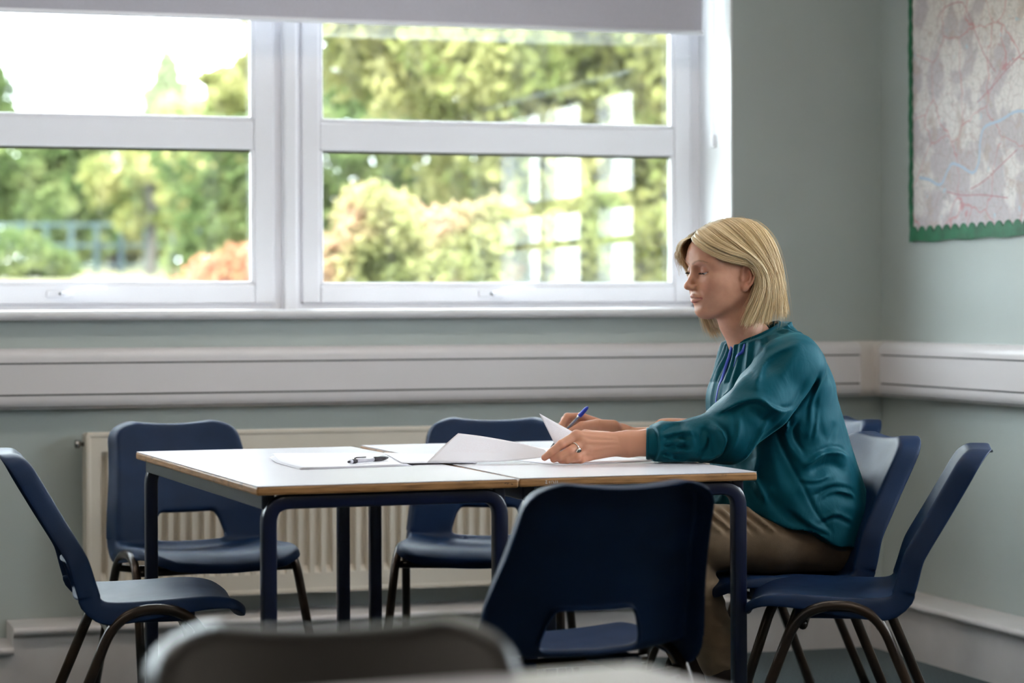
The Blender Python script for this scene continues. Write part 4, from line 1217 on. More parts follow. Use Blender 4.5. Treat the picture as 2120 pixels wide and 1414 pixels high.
# cuffs: stitched bands
def cuff(c0, c1, r, nm='cuff'):
    c0 = np.array(c0); c1 = np.array(c1)
    path = [c0+(c1-c0)*t for t in (0, .08, .5, .92, 1)]
    V, F = tube_geo(path, [r*.95, r, r*1.005, r, r*.95], seg=28, cap=False)
    o = mesh_obj(nm, V, F, M['teal'], blouse, True)
    m_ = o.modifiers.new('s', 'SOLIDIFY'); m_.thickness = .003; m_.offset = -1
    bpy.context.view_layer.update(); bake(o)
    g = []
    for t in (.2, .8):
        p = c0+(c1-c0)*t; ax = (c1-c0)/np.linalg.norm(c1-c0); N_ = np.cross(ax, (0, 0, 1)); N_ /= np.linalg.norm(N_); B_ = np.cross(ax, N_)
        ring = [p+(r*1.003)*(N_*math.cos(a)+B_*math.sin(a)) for a in np.linspace(0, 2*PI, 29)]
        g.append(tube_geo(ring, .0007, seg=5, cap=False))
    V, F = merge(g); mesh_obj('cuff_stitching', V, F, M['teal'], o, True)
cuff((.366, .1345, .7310), (.3925, .1245, .7315), .0350)
cuff((.200, -.268, .717), (.226, -.273, .718), .035)
# neck band
ring = []
for a in np.linspace(0, 2*PI, 41):
    x = .082+.0575*math.cos(a); y = .0575*math.sin(a); ring.append((x, y, .9940-.42*max(0, x-.02)+.000))
V, F = tube_geo(ring, .0052, seg=8, cap=False, sx=1.0, sy=.7); mesh_obj('neck_band', V, F, M['teal'], blouse, True)
# side seam cord
# lanyard: ribbon lying on the blouse
from mathutils.bvhtree import BVHTree
bvh = BVHTree.FromPolygons([Vector(v) for v in bv], [tuple(int(i) for i in q) for q in bq])
M['ribbon'] = mat('blue_ribbon', (.012, .05, .42), .45)
lan = empty('lanyard', (0, 0, 0)); lan.parent = woman
def strip(pts, wdt):
    c = catmull(pts, 6); V = []; F = []
    for i, p in enumerate(c):
        hit = bvh.find_nearest(Vector(p)); q = np.array(hit[0]); nn = np.array(hit[1])
        T = c[min(i+1, len(c)-1)]-c[max(i-1, 0)]; T /= np.linalg.norm(T)
        sd = np.cross(T, nn); sd /= np.linalg.norm(sd)+1e-9
        for s in (-1, 1): V.append(q+nn*.0030+sd*s*wdt/2)
        for s in (-1, 1): V.append(q+nn*.0018+sd*s*wdt/2)
    for i in range(len(c)-1):
        a = 4*i; b = a+4; F += [(a, a+1, b+1, b), (a+2, b+2, b+3, a+3), (a, b, b+2, a+2), (a+1, a+3, b+3, b+1)]
    return mesh_obj('lanyard_ribbon', V, F, M['ribbon'], woman, True)
bpy.data.objects.remove(lan)
strip([(.100, .058, .952), (.122, .055, .938), (.142, .050, .915), (.155, .044, .895)], .007)
strip([(.140, .006, .938), (.155, .008, .905), (.165, .010, .870), (.172, .012, .825), (.175, .014, .78)], .007)

# ---------------------------------------------------------------- trousers
f = Field((-.215, -.205, .08), (.42, .205, .66), .0042)
f.ell((-.075, 0, .535), (.115, .165, .11), .02)
for s in (-1, 1):
    f.chain([(-.06, s*.085, .515), (.10, s*.095, .518), (.235, s*.10, .520), (.315, s*.10, .515)], [.092, .080, .066, .060], .03, .03)
    f.chain([(.315, s*.10, .512), (.272, s*.10, .395), (.212, s*.10, .265), (.178, s*.10, .175)], [.060, .056, .048, .047], .012, .02)
def pf(pts, amp, w): f.ridge2(pts, amp, w, lambda X, Y, Z: np.clip((np.abs(Y)-.06)/.03, 0, 1))
for k in range(9):
    x = .27-.030*k
    pf([(x+.018, .590), (x-.010, .560), (x-.040, .535)], .0060, .0055)
    pf([(x+.005, .588), (x-.023, .558), (x-.048, .535)], -.0055, .0050)
for k in range(6):
    z = .42-.045*k
    pf([(.33-.33*(.5-z), z+.01), (.275-.33*(.5-z), z), (.21-.33*(.5-z), z+.018)], .003, .006)
f.ridge2([(.30, .553), (.10, .545), (-.08, .505)], -.0018, .0025, lambda X, Y, Z: np.clip((Y-.10)/.03, 0, 1))
f.ridge2([(.345, .44), (.29, .32), (.235, .18)], -.0018, .0025, lambda X, Y, Z: np.clip((Y-.10)/.03, 0, 1))
sl, X, Y, Z = f.region((-1, -1, 0), (1, 1, 1))
f.D = np.maximum(f.D, np.where((X < .19) & (Z > .33), .437-Z, -1)+0*Y).astype(np.float32)
f.D = np.maximum(f.D, Z-.60).astype(np.float32)
tv, tq = f.mesh(2)
M['tan'] = mat('tan_cotton_twill', (.215, .145, .088), .8, spec=.25, var=.08, vscale=30, bump=.25, bscale=900, sheen=.1)
trousers = fast_mesh('trousers', tv, tq, M['tan'], woman)
# ---------------------------------------------------------------- ankle boots
M['boot'] = mat('dark_brown_leather', (.030, .016, .011), .38, var=.2, vscale=20, bump=.2, bscale=120)
M['sole'] = mat('boot_sole', (.012, .010, .009), .6)
for s in (-1, 1):
    f = Field((.06, s*.105-.075, -.01), (.40, s*.105+.075, .28), .004)
    y = s*.10
    f.chain([(.197, y, .235), (.180, y, .16), (.165, y, .09)], [.052, .048, .046], .01, .02)
    f.chain([(.140, y, .058), (.22, y, .060), (.30, y+s*.006, .045), (.335, y+s*.006, .040)], [.040, .042, .038, .030], .03, .02)
    sl, X, Y, Z = f.region((-1, -1, -1), (1, 1, 1))
    f.D = np.maximum(f.D, .018-Z+0*X+0*Y).astype(np.float32); f.D = np.maximum(f.D, Z-.240+0*X+0*Y).astype(np.float32)
    v, q = f.mesh(2); bt = fast_mesh('ankle_boot', v, q, M['boot'], woman)
    V = []; F = []
    prof = [(.098, .030), (.10, -.0), (.14, .034), (.22, .036), (.30, .040), (.345, .028), (.358, .0)]
    out = [(x, y+w+ (s*.006 if x > .25 else 0)) for x, w in ((.102, .02), (.125, .034), (.20, .036), (.29, .041), (.34, .030), (.366, .008))]+[(x, y-w+(s*.006 if x > .25 else 0)) for x, w in ((.366, .008), (.34, .030), (.29, .036), (.20, .033), (.125, .034), (.102, .02))]
    V = [(a, b, 0) for a, b in out]+[(a, b, .022) for a, b in out]; n_ = len(out)
    F = [tuple(range(n_-1, -1, -1)), tuple(range(n_, 2*n_))]+[(i, (i+1) % n_, (i+1) % n_+n_, i+n_) for i in range(n_)]
    mesh_obj('sole', V, F, M['sole'], bt)
    V, F = tube_geo([(.185, y+s*.049, .225), (.170, y+s*.047, .15), (.16, y+s*.046, .09)], .0022, seg=6); mesh_obj('zip', V, F, M['tube_chrome'], bt)
# ---------------------------------------------------------------- ring
fa = np.array(fing[1][0]); fb = np.array(fing[1][1]); c = fa*.42+fb*.58; ax = (fb-fa)/np.linalg.norm(fb-fa)
N_ = np.cross(ax, (0, 0, 1)); N_ /= np.linalg.norm(N_); B_ = np.cross(ax, N_)
if N_[1] < 0: N_ = -N_
M['silver'] = mat('silver', (.75, .72, .66), .22, metal=1.0); M['stone'] = mat('dark_green_stone', (.02, .03, .03), .1, coat=.5)
V, F = tube_geo([c+.0116*(N_*math.cos(a)+B_*math.sin(a)) for a in np.linspace(0, 2*PI, 33)], .0013, seg=8, cap=False)
rg = mesh_obj('ring', V, F, M['silver'], woman, True)
st = c+N_*.0125*.87+np.array((0, 0, -1))*.0070
V, F = lathe_geo([(.001, -.0012), (.0072, -.001), (.0078, .0008), (.0062, .0020), (.001, .0024)], 20, (st, (N_*.85+np.array((0, 0, -.5)))))
mesh_obj('ring_setting', V, F, M['silver'], rg, True)
V, F = lathe_geo([(.0056, .0016), (.0050, .0034), (.001, .0042)], 18, (st, (N_*.85+np.array((0, 0, -.5)))))
mesh_obj('ring_stone', V, F, M['stone'], rg, True)

# ---------------------------------------------------------------- hair
rng = np.random.RandomState(11)
M['hair'] = tint_mat('blonde_hair', .36, .5)
# guide curves in head coordinates: families swept from the parting
def fam(rows): return [np.array(r, float) for r in rows]
LEFT = fam([   # front of the parting -> back, each from root to tip on the near side
 [(.076, -.024, .100), (.091, .004, .092), (.084, .040, .070), (.054, .068, .048), (.018, .077, .038), (-.014, .082, .028), (-.024, .083, -.014), (.004, .077, -.070), (.026, .069, -.120)],
 [(.062, -.024, .113), (.078, .016, .107), (.068, .054, .083), (.034, .077, .060), (.000, .083, .046), (-.024, .086, .022), (-.031, .086, -.022), (-.010, .081, -.075), (.012, .074, -.122)],
 [(.035, -.022, .125), (.044, .024, .122), (.034, .062, .098), (.008, .082, .068), (-.018, .088, .042), (-.038, .089, .012), (-.043, .087, -.028), (-.032, .083, -.078), (-.018, .077, -.120)],
 [(.000, -.020, .132), (.002, .028, .130), (-.008, .065, .106), (-.026, .082, .070), (-.044, .086, .036), (-.056, .086, .002), (-.061, .083, -.038), (-.058, .080, -.080), (-.052, .075, -.112)],
 [(-.030, -.014, .133), (-.040, .028, .127), (-.052, .060, .101), (-.064, .074, .063), (-.073, .077, .027), (-.079, .075, -.006), (-.084, .072, -.044), (-.087, .069, -.077), (-.089, .066, -.101)],
 [(-.052, -.006, .125), (-.070, .022, .112), (-.083, .042, .083), (-.091, .050, .045), (-.095, .051, .010), (-.098, .050, -.022), (-.100, .048, -.052), (-.103, .046, -.078), (-.107, .044, -.095)],
 [(-.056, 0, .123), (-.083, .004, .101), (-.097, .009, .068), (-.103, .011, .034), (-.105, .011, .000), (-.107, .011, -.030), (-.108, .011, -.057), (-.110, .011, -.078), (-.115, .011, -.092)]])
RIGHT = fam([
 [(.078, -.026, .100), (.096, -.042, .080), (.086, -.062, .052), (.060, -.077, .022), (.043, -.083, -.012), (.032, -.084, -.050), (.025, -.082, -.085), (.017, -.078, -.116), (.010, -.072, -.140)],
 [(.064, -.026, .112), (.080, -.050, .090), (.070, -.070, .056), (.046, -.083, .020), (.032, -.088, -.020), (.022, -.089, -.056), (.014, -.087, -.090), (.006, -.083, -.118), (-.002, -.076, -.142)],
 [(.035, -.024, .125), (.042, -.058, .102), (.036, -.079, .065), (.018, -.089, .022), (.006, -.092, -.020), (-.002, -.092, -.056), (-.008, -.089, -.090), (-.014, -.085, -.116), (-.020, -.078, -.136)],
 [(.000, -.022, .132), (.000, -.058, .109), (-.010, -.080, .070), (-.022, -.088, .028), (-.032, -.090, -.014), (-.038, -.089, -.050), (-.042, -.087, -.082), (-.046, -.082, -.108), (-.050, -.077, -.126)],
 [(-.030, -.016, .133), (-.040, -.046, .115), (-.052, -.068, .079), (-.064, -.077, .040), (-.073, -.079, .000), (-.079, -.077, -.036), (-.084, -.075, -.066), (-.087, -.072, -.092), (-.090, -.067, -.108)],
 [(-.052, -.006, .125), (-.070, -.028, .110), (-.083, -.042, .080), (-.091, -.048, .044), (-.096, -.049, .006), (-.099, -.048, -.026), (-.103, -.047, -.056), (-.107, -.045, -.080), (-.113, -.043, -.096)],
 [(-.056, 0, .123), (-.083, -.002, .101), (-.097, -.006, .068), (-.103, -.008, .034), (-.105, -.008, .000), (-.107, -.008, -.030), (-.110, -.008, -.057), (-.115, -.008, -.078), (-.124, -.008, -.090)]])
def guide(family, u):
    G = np.stack(family); n = len(G)-1
    x = np.clip(u*n, 0, n-1e-6); i = int(x); t = x-i
    g0 = G[max(i-1, 0)]; g1 = G[i]; g2 = G[i+1]; g3 = G[min(i+2, n)]
    return .5*((2*g1)+(-g0+g2)*t+(2*g0-5*g1+4*g2-g3)*t*t+(-g0+3*g1-3*g2+g3)*t**3)
ctr = np.array((-.01, 0, .02))
def strand_curve(family, u, lay, jit, shorten):
    g = guide(family, u)
    c = catmull(g, 2)
    out = c-ctr; out[:, 2] *= .4; out /= np.linalg.norm(out, axis=1)[:, None]
    t = np.linspace(0, 1, len(c))[:, None]
    c = c+out*lay*(0.25+.75*np.minimum(1, t*3))+jit*t**1.5
    m = max(4, int(len(c)*shorten)); return c[:m]
VV = []; FF = []; CC = []; vo = 0
def add_strand(c, r, colr, tipcol):
    global vo
    c = to_p(c); n = len(c)
    T = np.gradient(c, axis=0); T /= np.linalg.norm(T, axis=1)[:, None]
    ref = np.array((.3, .8, .52)); N = np.cross(T, ref); N /= np.linalg.norm(N, axis=1)[:, None]; B = np.cross(T, N)
    rr = r*np.interp(np.linspace(0, 1, n), [0, .15, .75, 1], [.7, 1, .85, .15])
    for k in range(4):
        a = PI/2*k; VV.append(c+(N*math.cos(a)+B*math.sin(a))*rr[:, None])
    # vertex order: ring-major per strand, stored as 4 lines of n
    base = vo+np.arange(n-1)
    for k in range(4):
        k2 = (k+1) % 4
        FF.append(np.stack([base+k*n, base+1+k*n, base+1+k2*n, base+k2*n], 1))
    tt = np.linspace(0, 1, n)[:, None]
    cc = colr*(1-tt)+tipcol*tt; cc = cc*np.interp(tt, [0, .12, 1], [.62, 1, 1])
    for k in range(4): CC.append(cc)
    vo += 4*n
DARK = np.array((.27, .165, .075)); MID = np.array((.58, .42, .225)); LIGHT = np.array((.88, .74, .50))
def tone(u):
    x = rng.rand(); b = noise.noise(Vector((u*38, 3.1, 0)))*.5+.5
    x = .45*x+.55*b
    c = DARK+(MID-DARK)*min(1, x*2.0) if x < .5 else MID+(LIGHT-MID)*min(1, (x-.5)*2.4)
    return c
for family, cnt in ((LEFT, 2500), (RIGHT, 1300)):
    for k in range(cnt):
        u = rng.rand() if rng.rand() > .25 else rng.rand()*.45
        clump = noise.noise(Vector((u*26, 7.7 if family is LEFT else 1.3, 0)))
        lay = .0065*rng.rand()**.7+.004*clump
        jit = np.array((rng.normal()*.006+clump*.012, rng.normal()*.004+.005*clump, rng.normal()*.006))
        if family is LEFT and u < .16: lay -= .002
        c = strand_curve(family, u, lay, jit, 1.0-.26*rng.rand()**2.2-.13*max(0, noise.noise(Vector((u*17, 4.4, 2.0))))-.05*rng.rand())
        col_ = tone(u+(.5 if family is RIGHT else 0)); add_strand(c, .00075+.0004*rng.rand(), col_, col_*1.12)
# loose fringe falling over the far side of the forehead and wisps
for k in range(70):
    y0 = -.016-.02*rng.rand()
    c = catmull([(.078, y0, .100), (.097, y0-.010, .092), (.104+.003*rng.rand(), y0-.016, .074), (.103+.003*rng.normal(), y0-.020+.004*rng.normal(), .056), (.097+.003*rng.normal(), y0-.026, .038+.01*rng.normal())], 4)
    col_ = tone(.2); add_strand(c, .0006, col_, col_)
for k in range(26):
    c = strand_curve(LEFT if k % 2 else RIGHT, rng.rand(), .014+.006*rng.rand(), np.array((rng.normal()*.012, rng.normal()*.008, rng.normal()*.006)), 1.0)
    col_ = tone(.5); add_strand(c, .00035, col_, col_*1.1)
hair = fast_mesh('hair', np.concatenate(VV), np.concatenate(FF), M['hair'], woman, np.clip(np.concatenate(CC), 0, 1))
# solid under-layer following the same guides
VV2 = []; QQ2 = []; CC2 = []; o_ = 0
for family in (LEFT, RIGHT):
    us = np.linspace(0, 1, 40); rowsu = [strand_curve(family, u, -.0035, np.zeros(3), .93) for u in us]
    m = len(rowsu[0]); P = np.concatenate(rowsu)
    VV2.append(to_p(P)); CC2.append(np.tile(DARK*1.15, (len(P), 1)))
    QQ2.append(np.array([(o_+i*m+j, o_+i*m+j+1, o_+(i+1)*m+j+1, o_+(i+1)*m+j) for i in range(39) for j in range(m-1)])); o_ += len(P)
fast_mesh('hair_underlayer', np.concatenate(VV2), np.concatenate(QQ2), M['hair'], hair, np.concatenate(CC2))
# ================================================================== PAPERS AND PENS
def print_paper(name, ink=(.25, .25, .30), lines=70.0, fac=.35, axis=0, blk=(.12, .88, .15, .85)):
    m, n, l, p = new_mat(name); p.inputs['Roughness'].default_value = .75; p.inputs['Specular IOR Level'].default_value = .2
    uv = n.new('ShaderNodeUVMap'); sp = n.new('ShaderNodeSeparateXYZ'); l.new(uv.outputs[0], sp.inputs[0])
    a, b = ('X', 'Y') if axis == 0 else ('Y', 'X')
    w = n.new('ShaderNodeMath'); w.operation = 'MULTIPLY'; w.inputs[1].default_value = lines; l.new(sp.outputs[b], w.inputs[0])
    fr = n.new('ShaderNodeMath'); fr.operation = 'FRACT'; l.new(w.outputs[0], fr.inputs[0])
    row = n.new('ShaderNodeMath'); row.operation = 'LESS_THAN'; row.inputs[1].default_value = .32; l.new(fr.outputs[0], row.inputs[0])
    nz = n.new('ShaderNodeTexNoise'); nz.inputs['Scale'].default_value = 60; nz.inputs['Detail'].default_value = 2; l.new(uv.outputs[0], nz.inputs['Vector'])
    th = n.new('ShaderNodeMath'); th.operation = 'GREATER_THAN'; th.inputs[1].default_value = .49; l.new(nz.outputs['Fac'], th.inputs[0])
    # only inside the text block
    def inside(o, lo, hi):
        q1 = n.new('ShaderNodeMath'); q1.operation = 'GREATER_THAN'; q1.inputs[1].default_value = lo; l.new(o, q1.inputs[0])
        q2 = n.new('ShaderNodeMath'); q2.operation = 'LESS_THAN'; q2.inputs[1].default_value = hi; l.new(o, q2.inputs[0])
        q = n.new('ShaderNodeMath'); q.operation = 'MULTIPLY'; l.new(q1.outputs[0], q.inputs[0]); l.new(q2.outputs[0], q.inputs[1]); return q.outputs[0]
    def mul(a_, b_):
        q = n.new('ShaderNodeMath'); q.operation = 'MULTIPLY'; l.new(a_, q.inputs[0])
        if isinstance(b_, float): q.inputs[1].default_value = b_
        else: l.new(b_, q.inputs[1])
        return q.outputs[0]
    v = mul(mul(mul(row.outputs[0], th.outputs[0]), mul(inside(sp.outputs['X'], blk[0], blk[1]), inside(sp.outputs['Y'], blk[2], blk[3]))), fac)
    mx = n.new('ShaderNodeMix'); mx.data_type = 'RGBA'; l.new(v, mx.inputs[0]); mx.inputs[6].default_value = (.83, .81, .87, 1); mx.inputs[7].default_value = (*ink, 1)
    l.new(mx.outputs[2], p.inputs['Base Color'])
    return m
def sheet(name, bottom, top, rows, m, label, thick=.0004, bow=0.0, cat='paper', group='papers on the tables'):
    """ruled surface between two edge curves, bowed along its normal; a real sheet with thickness"""
    B = catmull(bottom, 8); T = catmull(top, 8); n = len(B)
    V = []; uv = []
    for r in range(rows+1):
        t = r/rows
        for i in range(n):
            p = B[i]*(1-t)+T[i]*t
            V.append((p[0], p[1]+bow*4*t*(1-t)*0.5, p[2]+abs(bow)*4*t*(1-t)*.3)); uv.append((i/(n-1), t))
    F = [(r*n+i, r*n+i+1, (r+1)*n+i+1, (r+1)*n+i) for r in range(rows) for i in range(n-1)]
    o = mesh_obj(name, V, F, m, None, True)
    lay = o.data.uv_layers.new(name='UVMap')
    for lp in o.data.loops: lay.data[lp.index].uv = uv[lp.vertex_index]
    md = o.modifiers.new('s', 'SOLIDIFY'); md.thickness = thick; md.offset = 0
    bpy.context.view_layer.update(); bake(o)
    o.data.polygons.foreach_set('use_smooth', [True]*len(o.data.polygons))
    if label: tag(o, label, cat, group)
    return o
M['print_red'] = print_paper('printed_sheet_red', (.62, .36, .38), 24, .16, 0, (.10, .55, .35, .9))
M['print_grey'] = print_paper('printed_sheet_grey', (.34, .34, .40), 18, .35)
# writing pad: several leaves
for k in range(4):
    z = .6908+.0009*k; e = .0022*k
    lift = .010 if k == 3 else .004
    sheet('paper_sheet', [(1.110+e, 5.336-e, z+lift), (1.096+e, 5.18, z+.001), (1.099+e, 4.958+e, z)], [(1.387, 5.412-e, z), (1.370, 5.20, z), (1.349-e, 4.996+e, z)], 6, M['paper'],
          'top sheet of the paper pad under the black pen' if k == 3 else 'lower sheet in the paper pad on the left table', group='sheets of the paper pad')
# lifted large sheet whose right end is in her left hand
sheet('paper_sheet', [(1.392, 5.030, .6945), (1.46, 5.012, .6940), (1.53, 5.005, .6940), (1.60, 5.000, .698), (1.655, 4.975, .705)],
      [(1.475, 5.073, .754), (1.520, 5.064, .748), (1.570, 5.050, .739), (1.615, 5.030, .729), (1.650, 5.005, .719)], 12, M['print_red'],
      'large curled sheet lifted by her left hand across the table joint', bow=.004)
sheet('paper_sheet', [(1.335, 5.018, .6950), (1.40, 5.026, .6935), (1.50, 5.010, .6915)], [(1.392, 5.400, .6950), (1.44, 5.37, .6935), (1.53, 5.30, .6915)], 6, M['paper'], 'flat sheet bridging the joint between the tables beside the pad')
# sheet held upright between the hands
sheet('paper_sheet', [(1.683, 5.020, .722), (1.700, 5.000, .704), (1.730, 4.975, .6965)], [(1.655, 5.052, .795), (1.700, 5.040, .769), (1.745, 5.030, .744)], 10, M['print_grey'],
      'small printed sheet standing upright between her hands', bow=.004)
# flat sheet under the wrists
sheet('paper_sheet', [(1.645, 4.905, .6908), (1.79, 4.93, .6908), (1.90, 4.965, .6908)], [(1.60, 5.20, .6908), (1.72, 5.25, .6908), (1.86, 5.30, .6908)], 4, M['paper'], 'flat white sheet on the table beneath her wrists')
# flat sheet the pen writes on
sheet('paper_sheet', [(1.62, 5.24, .6918), (1.72, 5.265, .6918), (1.84, 5.31, .6918)], [(1.58, 5.50, .6918), (1.68, 5.53, .6918), (1.80, 5.56, .6918)], 4, M['print_grey'], 'sheet she writes on with the blue-capped pen')
# ballpoint in her hand: clear hexagonal barrel and blue cap
M['clear'] = mat('clear_pen_plastic', (.80, .80, .84), .08, spec=.5, trans=.75)
M['ink_blue'] = mat('blue_cap_plastic', (.006, .035, .45), .30)
M['brass'] = mat('pen_point', (.10, .09, .08), .3, metal=.8)
def to_world(p): return np.array((WX-p[0], WY-p[1], p[2]))
a = to_world((.470, -.300, .7020)); b = to_world((.387, -.275, .795)); d = (b-a)/np.linalg.norm(b-a)
pen = empty('ballpoint_pen', tuple(a))
V, F = lathe_geo([(.0005, 0), (.0012, .004), (.0022, .010), (.0026, .014)], 12, ((0, 0, 0), d)); mesh_obj('tip', V, F, M['brass'], pen, True)
V, F = lathe_geo([(.0026, .013), (.0038, .018), (.0040, .022), (.0040, .110)], 6, ((0, 0, 0), d)); mesh_obj('barrel', V, F, M['clear'], pen)
V, F = lathe_geo([(.0014, .014), (.0014, .108)], 8, ((0, 0, 0), d)); mesh_obj('ink_tube', V, F, M['ink_blue'], pen, True)
V, F = lathe_geo([(.0050, .098), (.0052, .101), (.0048, .118), (.0036, .126), (.0012, .129)], 16, ((0, 0, 0), d)); mesh_obj('cap', V, F, M['ink_blue'], pen, True)
tag(pen, 'clear ballpoint pen with blue cap held in her right hand', 'pen')
# click pen lying on the pad
a = np.array((1.222, 5.034, .6998)); b = np.array((1.338, 5.146, .6998)); d = (b-a)/np.linalg.norm(b-a)
pen2 = empty('click_pen', tuple(a)); M['grip'] = mat('black_pen_grip', (.025, .022, .028), .4); M['pen_white'] = mat('pen_barrel_white', (.60, .59, .66), .25)
V, F = lathe_geo([(.0018, -.006), (.0026, -.005), (.0026, .001)], 10, ((0, 0, 0), d)); mesh_obj('push_button', V, F, M['grip'], pen2, True)
V, F = lathe_geo([(.0036, .0), (.0048, .004), (.0048, .010)], 14, ((0, 0, 0), d)); mesh_obj('collar', V, F, M['pen_white'], pen2, True)
V, F = lathe_geo([(.0050, .008), (.0052, .022), (.0048, .026)], 14, ((0, 0, 0), d)); mesh_obj('band', V, F, M['grip'], pen2, True)
V, F = lathe_geo([(.0046, .024), (.0048, .050), (.0046, .098)], 14, ((0, 0, 0), d)); mesh_obj('barrel', V, F, M['pen_white'], pen2, True)
V, F = lathe_geo([(.0050, .095), (.0056, .104), (.0058, .128), (.0048, .142), (.0030, .152), (.0012, .158)], 14, ((0, 0, 0), d)); mesh_obj('grip', V, F, M['grip'], pen2, True)
sd = np.cross(d, (0, 0, 1)); 
V, F = tube_geo([d*.02+np.array((0, 0, .0062)), d*.03+np.array((0, 0, .0075)), d*.065+np.array((0, 0, .0065))], .0014, seg=6); mesh_obj('clip', V, F, M['grip'], pen2, True)
tag(pen2, 'black and white click pen lying on the paper pad', 'pen')
# ================================================================== OUTSIDE THE WINDOW
def grounded(y):     # the garden rises away from the building
    return float(np.interp(y, [7.2, 9.5, 20, 40, 80], [-.15, -.05, 1.22, 1.62, 2.6]))
def away(px, dist):  # ground position along a bearing measured from the camera axis
    t = (px-1060)/5005.0; c, s = math.cos(math.radians(17.5)), math.sin(math.radians(17.5))
    return np.array((dist*(s+c*t), dist*(c-s*t)))
V = []; F = []
xs_ = np.linspace(-40, 60, 41); ys_ = [7.2, 8, 9.5, 12, 14, 16, 18, 20, 24, 28, 32, 36, 40, 50, 60, 80]
for y in ys_:
    for x in xs_: V.append((x, y, grounded(y)+.05*noise.noise((x*.3, y*.3, 0))))
n = len(xs_)
for i in range(len(ys_)-1):
    for j in range(n-1): F.append((i*n+j, i*n+j+1, (i+1)*n+j+1, (i+1)*n+j))
M['lawn'] = mat('dry_lawn', (0.090, 0.093, 0.033), .95, spec=.1, col2=(0.143, 0.128, 0.075), vscale=.35)
g = mesh_obj('ground', V, F, M['lawn'], smooth=True); g['kind'] = 'structure'
M['bark'] = mat('bark', (0.055, 0.05, 0.042), .9, var=.3, vscale=12)
def leaf_mat(name, c1, c2, c3, sc=1.4):
    m, n, l, p = new_mat(name); n.remove(p); out = n['Material Output']
    tc = n.new('ShaderNodeTexCoord')
    nz = n.new('ShaderNodeTexNoise'); nz.inputs['Scale'].default_value = sc; nz.inputs['Detail'].default_value = 5; l.new(tc.outputs['Object'], nz.inputs['Vector'])
    cr = n.new('ShaderNodeValToRGB'); e = cr.color_ramp.elements
    e[0].position = .34; e[0].color = (*c1, 1); e[1].position = .66; e[1].color = (*c3, 1); q = e.new(.5); q.color = (*c2, 1)
    l.new(nz.outputs['Fac'], cr.inputs['Fac'])
    d = n.new('ShaderNodeBsdfDiffuse'); t = n.new('ShaderNodeBsdfTranslucent'); l.new(cr.outputs['Color'], d.inputs['Color']); l.new(cr.outputs['Color'], t.inputs['Color'])
    mx = n.new('ShaderNodeMixShader'); mx.inputs['Fac'].default_value = .45; l.new(d.outputs[0], mx.inputs[1]); l.new(t.outputs[0], mx.inputs[2])
    l.new(mx.outputs[0], out.inputs['Surface']); return m
M['leaf_lime'] = leaf_mat('lime_leaves', (0.11, 0.135, 0.042), (0.22, 0.225, 0.085), (0.34, 0.32, 0.145))
M['leaf_green'] = leaf_mat('green_leaves', (0.053, 0.084, 0.031), (0.102, 0.139, 0.053), (0.186, 0.209, 0.085))
M['leaf_pale'] = leaf_mat('pale_leaves', (0.156, 0.203, 0.114), (0.229, 0.273, 0.156), (0.312, 0.338, 0.208))  # aerial haze over distant plants is put into these lighter leaf colours
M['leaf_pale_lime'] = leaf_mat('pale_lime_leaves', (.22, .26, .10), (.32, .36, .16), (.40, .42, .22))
M['leaf_red'] = leaf_mat('red_leaves', (0.22, 0.20, 0.10), (0.46, 0.19, 0.12), (0.52, 0.28, 0.21), 2.2)
M['leaf_mixed'] = leaf_mat('rosy_leaves', (0.15, 0.17, 0.065), (0.27, 0.265, 0.12), (0.44, 0.25, 0.19), 2.0)
def leaves(blobs, size, dens, seed):
    rng = np.random.RandomState(seed); V = []; F = []
    for (c, r) in blobs:
        c = np.array(c); r = np.array(r)
        nl = int(dens*4*PI*((r[0]*r[2]+r[1]*r[2]+r[0]*r[1])/3)/(size*size))
        d = rng.normal(size=(nl, 3)); d /= np.linalg.norm(d, axis=1)[:, None]
        lump = np.array([.82+.36*noise.noise(Vector(q*2.3)+Vector(c)) for q in d])
        p = c+d*r*(rng.uniform(.35, 1.0, (nl, 1))**.5)*lump[:, None]
        u = rng.normal(size=(nl, 3)); u /= np.linalg.norm(u, axis=1)[:, None]
        w = np.cross(u, rng.normal(size=(nl, 3))); w /= np.linalg.norm(w, axis=1)[:, None]
        s = size*rng.uniform(.6, 1.3, (nl, 1))
        o = len(V)
        V += list(np.stack([p-u*s, p+w*s*.5, p+u*s, p-w*s*.5], 1).reshape(-1, 3))
        F += [(o+4*i, o+4*i+1, o+4*i+2, o+4*i+3) for i in range(nl)]
    return V, F
def plant(name, cat, label, px, dist, trunk_h, trunk_r, blobs, leafm, size, dens, seed, group, tilt=0):
    """blobs: (right, back, up above ground, rx, ry, rz) in metres from the foot of the plant"""
    p = away(px, dist); gz = grounded(p[1])
    t = empty(name, (p[0], p[1], gz))
    if trunk_h > 0:
        path = catmull([(0, 0, -.1), (.03*trunk_h, 0, trunk_h*.5), (tilt, .05, trunk_h)], 6)
        geos = [tube_geo(path, np.linspace(trunk_r, trunk_r*.5, len(path)), seg=8)]
        rng = random.Random(seed)
        for b in blobs[:7]:
            geos.append(tube_geo(catmull([path[len(path)//2], ((path[-1][0]+b[0])/2, b[1]/2, (trunk_h+b[2])/2*.95), (b[0], b[1], b[2])], 5), np.linspace(trunk_r*.45, trunk_r*.12, 11), seg=6))
        Vv, Ff = merge(geos); mesh_obj('trunk', Vv, Ff, M['bark'], t, True)
    Vv, Ff = leaves([(b[:3], b[3:]) for b in blobs], size, dens, seed)
    o = mesh_obj('foliage', Vv, Ff, M[leafm], t); o['kind'] = 'stuff'
    tag(t, label, cat, group)
    return t
